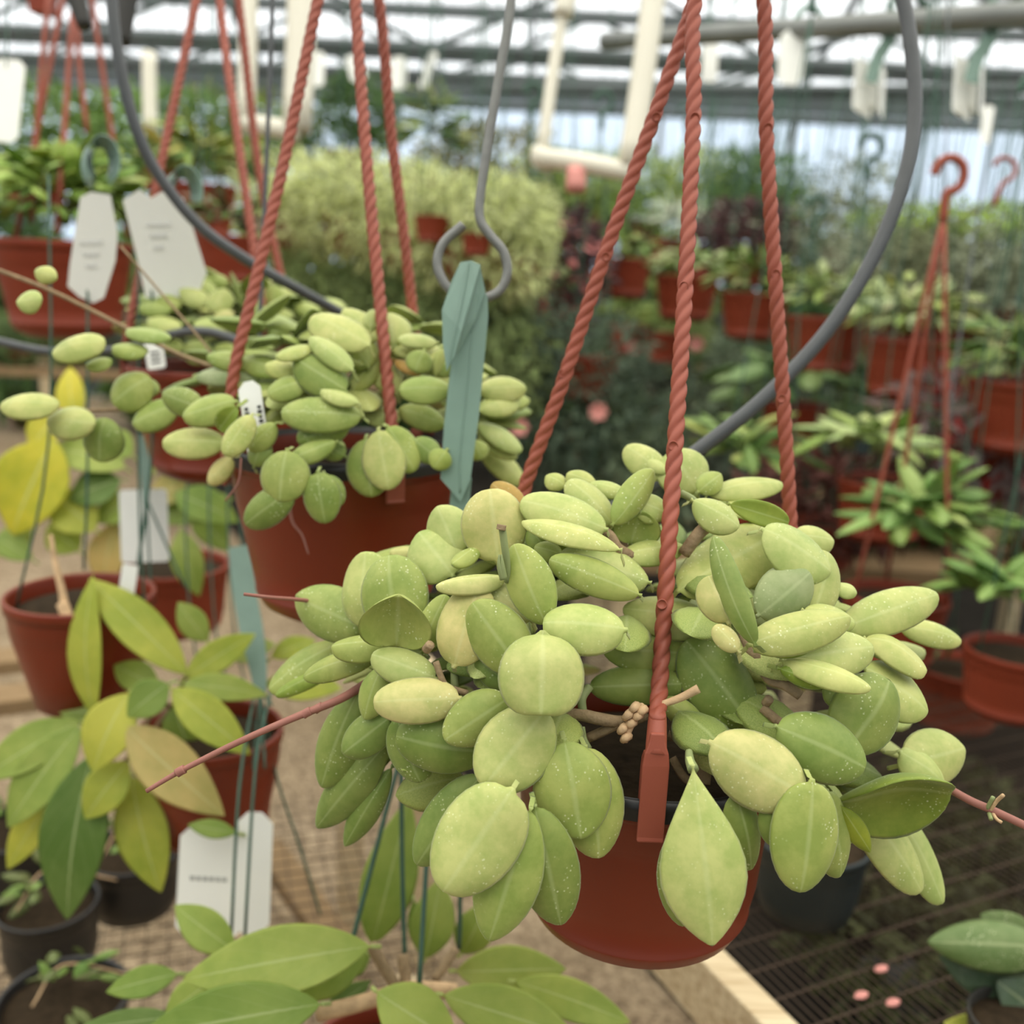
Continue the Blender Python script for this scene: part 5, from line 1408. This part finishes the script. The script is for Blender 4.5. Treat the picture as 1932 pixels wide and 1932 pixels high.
row_pot('plain terracotta pot showing through the hedge left of the wire hook', 900, 440, 2.9, .045, None, [(120, .04, .016, [((0, 0, .05), (.08, .07, .05))], VARI)], hub_dz=.8)

# --- upper left: pot with round green leaves
tl = row_pot('bushy round-leaved plant in a terracotta pot cut by the left edge, behind the white tags', 118, 455, 1.95, .128, (170, .06, .036, (.17, .16, .12), [rgb(150, 178, 84), rgb(176, 196, 104), rgb(128, 158, 72)], 'round', .07), hang=None)
c = WORLD[tl.name]
hub = P(150, -160, 1.98)
for q_ in ((28, 460, 1.9), (108, 440, 1.85), (240, 450, 2.0)):
    tube('rope', [hub, hub.lerp(P(*q_), .5), P(*q_)], .0055, M['rope_bg'], tl, seg=6, n=3)
hook_part(tl, hub, .03, M['rope_bg'])
row_pot('variegated yellow leafy plant beyond the black tube at the upper left', 372, 350, 2.9, .11, (90, .09, .034, (.2, .17, .11), [rgb(204, 204, 120), G3, G2], LV, .08), hang='wire')
row_pot('dim brownish plant in a terracotta pot behind the large white tag', 430, 445, 2.5, .085, (50, .06, .03, (.13, .12, .07), [rgb(128, 110, 84), G2], LV, .04), hang='wire')
row_pot('green plant in a shaded pot far left above the bushy pot', 60, 300, 3.4, .12, None, [(900, .06, .024, [((0, 0, .12), (.3, .2, .14)), ((.2, 0, .08), (.25, .2, .14))], G2)], hang='wire')
row_pot('dark green plant far behind the pale pvc pipes', 300, 290, 5.0, .13, None, [(900, .08, .03, [((0, 0, .12), (.4, .25, .2)), ((.3, 0, .1), (.35, .2, .2))], G2)])
row_pot('olive green plant left of the pale pvc frame, far back', 420, 270, 6.0, .13, None, [(900, .08, .03, [((0, 0, .12), (.4, .25, .2)), ((.3, 0, .1), (.3, .2, .2))], rgb(128, 140, 70))])
row_pot('dark green plant just right of the left pvc frame, far back', 650, 285, 6.0, .13, None, [(1000, .08, .03, [((0, 0, .1), (.3, .25, .3)), ((.1, 0, .25), (.2, .2, .2))], G4)])
row_pot('tall plant with cream-edged leaves far behind the ropes and the wire hook', 812, 330, 4.9, .12, (70, .14, .045, (.22, .2, .26), [G2, G4, rgb(176, 186, 120)], LV, .2))
row_pot('olive brown plant far behind the grey wire hook', 930, 340, 5.4, .12, None, [(1000, .07, .026, [((0, 0, .1), (.35, .25, .2)), ((-.2, 0, .05), (.25, .2, .2))], rgb(132, 128, 78))])

# --- right middle: hanging pots with star-shaped leaves
def star(label, px, py, d, r, n, ln, w, cols, potxy=None, rad=None, hubp=None, red=False):
    c = P(*(potxy or (px, py + 90)), d)
    t_ = thing('hanging_plant', label, 'hanging plant', c)
    pot(t_, c, r, r * 1.4, M['terra_bg'], 28)
    q_ = P(px, py, d)
    clump(t_, q_, n, ln, w, rad or (.16, .14, .09), cols, LV, up=.9, droop=.25, low=-.1)
    if hubp:
        hub = c + V((U(-.03, .03), .02, .72 if red else 1.1))
        for a in (200, 320, 80):
            e_ = rim(c, r, a)
            tube('rope' if red else 'wire', [hub, hub.lerp(e_, .5), e_], .004 if red else .0018, M['rope_bg'] if red else M['greenwire'], t_, seg=6, n=3)
        hook_part(t_, hub, .03, M['rope_bg'] if red else M['greenwire'])
    return t_
star('light green broad-leaved plant in a terracotta pot at the right, below the row', 1745, 985, 1.95, .1, 46, .12, .05, [rgb(140, 170, 92), rgb(112, 146, 72), rgb(168, 190, 116)], (1690, 1120), (.16, .13, .1), (1790, 560, 1.95), True)
star('pale pointed leaves over a terracotta pot and blue label, right of the back rope', 1650, 845, 2.25, .1, 26, .14, .045, [rgb(190, 204, 140), rgb(150, 176, 96)], (1668, 905), (.15, .13, .07), (1655, 500, 2.25))
star('yellow-green leafy plant just right of the back right rope', 1410, 860, 2.35, .095, 34, .12, .045, [rgb(176, 190, 104), G1, G2], (1420, 960), (.17, .14, .1), (1420, 560, 2.35))
star('dark green leafy plant in a terracotta pot at the right edge', 1905, 1125, 1.75, .088, 26, .11, .045, [rgb(110, 146, 72), rgb(142, 174, 96)], (1920, 1225), (.12, .12, .08), (1935, 700, 1.75))
star('plain terracotta pot hanging low at the right, partly behind the leaf tips', 1800, 1230, 2.15, .1, 8, .07, .03, [G4], (1812, 1255), (.08, .08, .04), (1800, 800, 2.15))
bl = mk('plant_label', *box_geo(P(1628, 845, 2.1), .03, .002, .03), M['bluepot'], None, smooth=False, label='small blue label stuck among pale leaves at the right', cat='label')
row_pot('fuzzy burgundy and grey plant at the right edge under the row', 1850, 850, 2.5, .09, None, [(1000, .07, .018, [((0, 0, .06), (.24, .2, .14)), ((.15, 0, 0), (.2, .2, .16))], rgb(130, 112, 108)), (260, .05, .02, [((0, 0, .06), (.22, .2, .14))], rgb(150, 50, 46))], hang='wire', hub_dz=.9)
row_pot('red-stemmed dark plant low behind the light green one', 1560, 985, 2.7, .09, None, [(700, .06, .022, [((0, 0, .06), (.24, .2, .12))], rgb(96, 58, 50))], hang='wire', hub_dz=.9)
# round big dim leaves behind
bgl = row_pot('dim plant with large round leaves under the right row', 1500, 760, 3.0, .1, (24, .13, .08, (.3, .15, .12), [rgb(122, 150, 92), rgb(96, 124, 72)], 'round', .06), hub_dz=.5)

# --- benches full of plants deeper in the house
fills = []
rs = random.getstate()
random.seed(77)
SEEN = (((0, 1.95),), ((0, 2.0),), ((0, 2.6),), ((-3.5, -1.2), (-.2, 3.1)), ((-3.3, -2.1), (.4, 3.9)))
NTH = ('first', 'second', 'third', 'fourth', 'fifth', 'sixth', 'seventh', 'eighth', 'ninth', 'tenth', 'eleventh', 'twelfth', 'thirteenth', 'fourteenth', 'fifteenth', 'sixteenth', 'seventeenth', 'eighteenth', 'nineteenth', 'twentieth', 'twenty-first')
ORD = ('first', 'second', 'third', 'fourth', 'farthest')
cols_f = [rgb(92, 112, 66), rgb(104, 118, 92), rgb(76, 92, 54), rgb(120, 132, 76), rgb(88, 96, 80)]
for j, yy in enumerate((3.1, 3.9, 4.9, 6.2, 8.0)):
    zt = .78 + .05 * j
    xs = -1.2 if yy < 5 else -3.6
    x = xs
    bt = thing('plant_table', ('first', 'second', 'third', 'fourth', 'farthest')[j] + ' long table crowded with plants behind the hanging row, counted from the front', 'table', V((1.5, yy, 0)))
    x1 = (2.2, 2.3, 2.9, 3.4, 4.2)[j]
    x0 = .25 if yy < 5 else -3.8
    mk('table_top', *box_geo(V(((x0 + x1) / 2, yy, zt - .02)), x1 - x0, .62, .04), M['oldwood'], bt, smooth=False)
    for lx in (x0 + .1, x1 - .1):
        for ly in (-.25, .25): mk('leg', *box_geo(V((lx, yy + ly, (zt - .04) / 2)), .06, .06, zt - .04), M['wood'], bt, smooth=False)
    x = x0 + .15 - .3
    cnt = 0
    while x < x1 - .4:
        x += U(.28, .34)
        if not any(a < x < b for a, b in SEEN[j]): continue
        c = V((x, yy + U(-.1, .1), zt + .11))
        ci = random.randrange(5)
        cnt += 1
        t_ = thing('potted_plant', ('mid green', 'grey-green', 'dark green', 'olive', 'slate green')[ci] + ' bushy potted plant, ' + NTH[cnt - 1] + ' from the left on the ' + ORD[j] + ' rear table', 'potted plant', V((c.x, c.y, zt)), 'bushy plants crowding the rear tables')
        vs, fs = lathe_geo(c, [(0.0001, -.11), (.065, -.11), (.09, 0), (.085, 0), (.075, -.02), (.0001, -.02)], 18)
        mk('pot', vs, fs, M['terra_bg'], t_)
        foliage(t_, [(c + V((0, 0, .1)), (.15, .15, .13)), (c + V((U(-.03, .03), -.06, .02)), (.15, .13, .13))], 520, .065, .026, cols_f[ci])
random.setstate(rs)
random.seed(41)
for k in range(9):
    x = -4.7 + k * 1.2
    c = V((x, 9.6 + U(-.3, .3), 0))
    hgt = U(1.9, 2.5)
    t_ = thing('tall_shrub', ('dark', 'mid', 'olive')[k % 3] + ' green tall shrub before the far wall, ' + NTH[k] + ' from the left', 'shrub', c, 'tall shrubs along the far wall')
    vs, fs = lathe_geo(c + V((0, 0, .35)), [(0.0001, -.35), (.18, -.35), (.24, 0), (.22, 0), (.2, -.04), (.0001, -.04)], 18)
    mk('pot', vs, fs, M['terra_bg'], t_)
    tube('trunk', [c + V((0, 0, .3)), c + V((.03, 0, 1)), c + V((0, 0, hgt * .8))], .03, M['twig'], t_, seg=6, n=3)
    foliage(t_, [(c + V((U(-.2, .2), U(-.2, .2), hgt * .65)), (.5, .4, hgt * .35)), (c + V((U(-.1, .1), -.2, .8)), (.5, .4, .6)), (c + V((0, -.3, 1.5)), (.5, .3, .6))], 1700, .18, .085, (G4, G2, rgb(120, 134, 72))[k % 3])
# grey-green cascade behind the gap between strap and rope
for x, y, d, lab in ((985, 760, 3.3, 'dark grey-green trailing plant in the gap right of the green strap'), (1110, 790, 3.2, 'dark grey-green trailing plant behind the left front rope')):
    t_ = row_pot(lab, x, y - 120, d, .1, None, [(1400, .06, .014, [((0, 0, 0), (.22, .18, .14)), ((0, -.05, -.2), (.22, .15, .2)), ((.1, -.05, -.32), (.2, .15, .2))], rgb(92, 108, 88))], hub_dz=.7)
for x, y, d, lab in ((1128, 776, 3.0, 'pink flower head right of the left front rope, lowest of its kind'), (980, 805, 3.05, 'pale pink flower head just right of the green strap'), (1312, 648, 3.6, 'pink flower head beside the middle front rope'), (1192, 655, 4.0, 'small pink flower head below the squat pots')):
    c = P(x, y, d)
    t_ = thing('flower', lab, 'flower', c, 'pink flower heads among the dark foliage')
    for k in range(7):
        a = k * 2 * math.pi / 7
        dv = V((math.cos(a) * .03, -.015, math.sin(a) * .03))
        vs, fs, uv = leaf_geo(c, c + dv, V((0, -1, 0)), .026, .002, -.2, .08, nu=5, seg=6)
        mk('petal', vs, fs, M['pinkpetal'], t_)
    tube('stalk', [c, c + V((0, .03, -.1)), c + V((0, .06, -.25))], .003, M['greenwire'], t_, seg=5, n=3)

# ================================================================== pipes, rails and tags overhead
tube('overhead_rail', [P(1140, 78, 3.05), P(1325, 66, 2.75), P(1640, 46, 2.35), P(2000, 22, 2.0), P(2450, -10, 1.75)], .026, M['galv'], None, seg=14, n=3, label='grey steel pipe with hanging hooks across the upper right', cat='pipe')
for x, y, d, lab in ((1498, 96, 2.5, 'single pale tag hanging from the grey pipe nearest the right rope'),):
    t_ = thing('hanging_tag', lab, 'tag', P(x, y, d))
    tag_plate(t_, 1494, 108, d, .066, .14, 5, round_=.28)
    tube('hook', [P(1500, 60, d), P(1505, 30, d), P(1525, 12, d), P(1545, 24, d), P(1545, 60, d + .03)], .008, M['strap'], t_, seg=8)
for x, y, d, tl_, lab in ((1650, 150, 2.35, 9, 'bundle of pale tags on a green hook left of the black tube top'), (1838, 150, 2.15, 9, 'bundle of pale tags on a green hook at the far right of the pipe')):
    t_ = thing('hanging_tag', lab, 'tag', P(x, y, d))
    for k in range(4):
        tag_plate(t_, x - 22 + k * 14 - 6, y + 12 + (k % 2) * 8, d + .012 * k, .05, .13, tl_ + k * 2 - 2, yaw=40 + k * 6, round_=.12)
    ribbon('band', [P(x + 50, y - 130, d), P(x + 30, y - 80, d - .03), P(x + 6, y - 40, d - .03), P(x - 8, y + 6, d - .03)], RM @ V((1, 0, 0)), .03, .002, M['strap'], t_)
    tube('hook', [P(x + 40, y - 90, d - .04), P(x + 30, y - 140, d - .04), P(x + 60, y - 165, d), P(x + 95, y - 140, d + .04), P(x + 90, y - 100, d + .04)], .009, M['greenwire'], t_, seg=8)
pv = thing('pvc_pipe_loop', 'white pvc pipe loop hanging right of the wire hook', 'pipe frame', P(1100, 310, 2.2))
tube('pipe', [P(1080, -120, 2.2), P(1062, 20, 2.2), P(1040, 160, 2.2), P(1022, 296, 2.2)], .0135, M['pvc'], pv, seg=14, n=3)
tube('pipe', [P(1250, -160, 2.15), P(1232, 0, 2.15), P(1208, 180, 2.15), P(1188, 312, 2.15)], .026, M['pvc'], pv, seg=16, n=3)
tube('crossbar', [P(1012, 296, 2.19), P(1100, 308, 2.17), P(1196, 326, 2.15)], .021, M['pvc'], pv, seg=14, n=3)
tube('elbow', [P(1022, 282, 2.2), P(1020, 300, 2.2), P(1040, 303, 2.19)], .023, M['pvc'], pv, seg=12, n=3)
tube('outlet', [P(1088, 318, 2.17), P(1086, 360, 2.17)], .022, M['pinkpetal'], pv, seg=12, n=3)
tube('fitting', [P(1070, -10, 2.19), P(1062, 30, 2.19)], .022, M['pvc'], pv, seg=12, n=3)
pv = thing('pvc_pipe_loop', 'white pvc pipe loop at the upper left behind the red ropes', 'pipe frame', P(520, 240, 2.3))
tube('pipe', [P(470, -120, 2.3), P(468, 60, 2.3), P(464, 240, 2.3)], .021, M['pvc'], pv, seg=14, n=3)
tube('pipe', [P(572, -120, 2.3), P(568, 60, 2.3), P(560, 246, 2.3)], .034, M['pvc'], pv, seg=16, n=3)
tube('crossbar', [P(458, 232, 2.3), P(510, 240, 2.3), P(566, 250, 2.3)], .022, M['pvc'], pv, seg=14, n=3)
tube('pvc_pipe', [P(281, 100, 3.0), P(282, 170, 3.0), P(284, 250, 3.0)], .021, M['pvc'], None, seg=12, n=3, label='short white pvc pipe upright at the upper left beyond the tube', cat='pipe')
# pale tags far back
for x, y, d, w, h, tl_, lab in ((598, 130, 3.4, .05, .12, 2, 'pale tag beside the left pvc frame far back'), (672, 128, 3.6, .06, .1, -16, 'tilted pale tag between the ropes far back'), (752, 138, 3.6, .06, .12, 4, 'pale tag behind the second rope far back'), (808, 132, 3.6, .03, .14, 18, 'thin slanted pale tag far back left of the wire hook'),
                              (1340, 110, 2.9, .045, .14, 4, 'pale tag right beside the middle rope far back'), (12, 190, 1.9, .06, .16, 6, 'pale tag cut by the left edge'), (1862, 235, 2.6, .03, .1, 6, 'small pale tag below the far right bundle')):
    t_ = thing('hanging_tag', lab, 'tag', P(x, y, d))
    tag_plate(t_, x, y, d, w, h, tl_, round_=.2)
    tube('cord', [P(x, y - 40 * 3 / d, d), P(x + 3, y - 160, d), P(x + 5, y - 300, d)], .002, M['greenwire'], t_, seg=5, n=3)
# white tags and coiled straps at the left
for (pts, lab, coil) in (([(152, 372), (172, 362), (208, 368), (222, 440), (218, 492), (196, 562), (176, 572), (150, 560), (128, 540), (132, 500)], 'narrow white tag on a coiled green strap at the left', (190, 308, 34)),
                         ([(232, 378), (262, 358), (285, 374), (304, 362), (346, 374), (390, 516), (372, 560), (275, 562), (262, 500)], 'large white tag left of the red ropes', (345, 365, 34))):
    t_ = thing('plant_tag', lab, 'tag', P(pts[0][0], pts[0][1], 1.22))
    pl = plate('tag', [P(x, y, 1.235 + (y - 460) * .0002) for x, y in pts], .0012, M['tag'], t_)
    cx, cy, rr = coil
    for k in range(3):
        ribbon('coil', [P(cx + math.cos(a) * (rr - k * 6) * .95, cy + math.sin(a) * (rr - k * 5) * 1.35, 1.25 + .01 * k) for a in [math.radians(u) for u in (range(120, 440, 20) if cx < 300 else range(200, 400, 20))]], RM @ V((.6, 0, .8)), .022, .0014, M['strap'], t_, n=3)
    mx, my = sum(p[0] for p in pts) / len(pts), sum(p[1] for p in pts) / len(pts)
    for j in range(3):
        cc = P(mx - 4, my - 20 + j * 22, 1.2335 + (my - 20 + j * 22 - 460) * .0002)
        mk('lettering', *box_geo(cc, .03 - .008 * j, .004, .0004, RM @ V((1, 0, 0)), RM @ V((0, 1, 0)), RM @ V((0, 0, 1))), simple('pale_ink', rgb(205, 204, 198)), pl, smooth=False)
# dark cups and a red block at the top left
for x0, y0, x1, y1, lab in ((128, -60, 160, 52, 'dark tapered plastic spike at the top left corner'), (245, -60, 232, 84, 'longer dark tapered plastic spike beside the black tube top')):
    tube('hanging_spike', [P(x0, y0 - 80, 1.5), P(x0, y0, 1.5), P((x0 + x1) / 2, (y0 + y1) / 2, 1.5), P(x1, y1, 1.5)], .02, M['darkthing'], None, seg=12, n=5, taper=(1.15, .5), label=lab, cat='spike')
mk('hanging_block', *box_geo(P(80, -12, 2.6), .055, .055, .1), M['terra_bg'], None, smooth=False, label='small terracotta block at the top left edge', cat='block')
# terracotta hook and more red ropes
tube('hanging_hook', [P(1875, 388, 2.0), P(1890, 350, 2.0), P(1914, 330, 2.0), P(1912, 306, 2.0), P(1890, 298, 2.0), P(1874, 312, 2.0)], .005, M['rope_bg'], None, seg=8, n=6, label='brown plastic hook hanging before the bright wall at the right', cat='hook')
for (x0, y0, x1, y1, d, lab) in ((1880, 200, 1770, 930, 2.0, 'long dark wire slanting down at the right'), (1790, -80, 1782, 1060, 2.05, 'straight dark wire at the right beside the nearest row pot'), (95, -40, 60, 420, 1.9, 'thin red cord at the far left'), (145, 20, 165, 250, 1.9, 'thin red cord left of the black tube')):
    tube('hanging_string', [P(x0, y0, d), P((x0 + x1) / 2 - 4, (y0 + y1) / 2, d), P(x1, y1, d)], .0026 if x0 > 900 else .005, M['frame'] if x0 > 900 else M['rope_bg'], None, seg=6, n=4, label=lab, cat='cord')
rs = random.getstate()
random.seed(3)
tube('overhead_rail', [P(900, 166, 3.9), P(1600, 170, 3.9), P(2500, 160, 3.9)], .02, M['frame'], None, seg=10, n=3, label='dark rail with many thin hanger wires below the grey pipe at the upper right', cat='pipe')
for i in range(46):
    x = U(1300, 1925)
    a = P(x + U(10, 40), 168, 3.9)
    b_ = P(x - U(0, 30), U(380, 470), 3.9 + U(-.3, .3))
    tube('hanging_wire', [a, a.lerp(b_, .5), b_], .003, M['greenwire'], None, seg=4, n=2, label='thin green hanger wire before the bright far wall', cat='wire', group='thin hanger wires before the far wall')
random.setstate(rs)
# pipes that carry the hanging pots, above the frame
for y, z, lab in ((.76, 2.06, 'overhead pipe carrying the front plant'), (1.0, 2.08, 'overhead pipe carrying the left plants'), (2.9, 2.75, 'overhead pipe carrying the right row'), (3.6, 2.85, 'overhead pipe carrying the pale hedge')):
    tube('overhead_rail', [V((-4, y, z)), V((0, y, z)), V((4, y, z))], .02, M['galv'], None, seg=10, n=2, label=lab, cat='pipe')
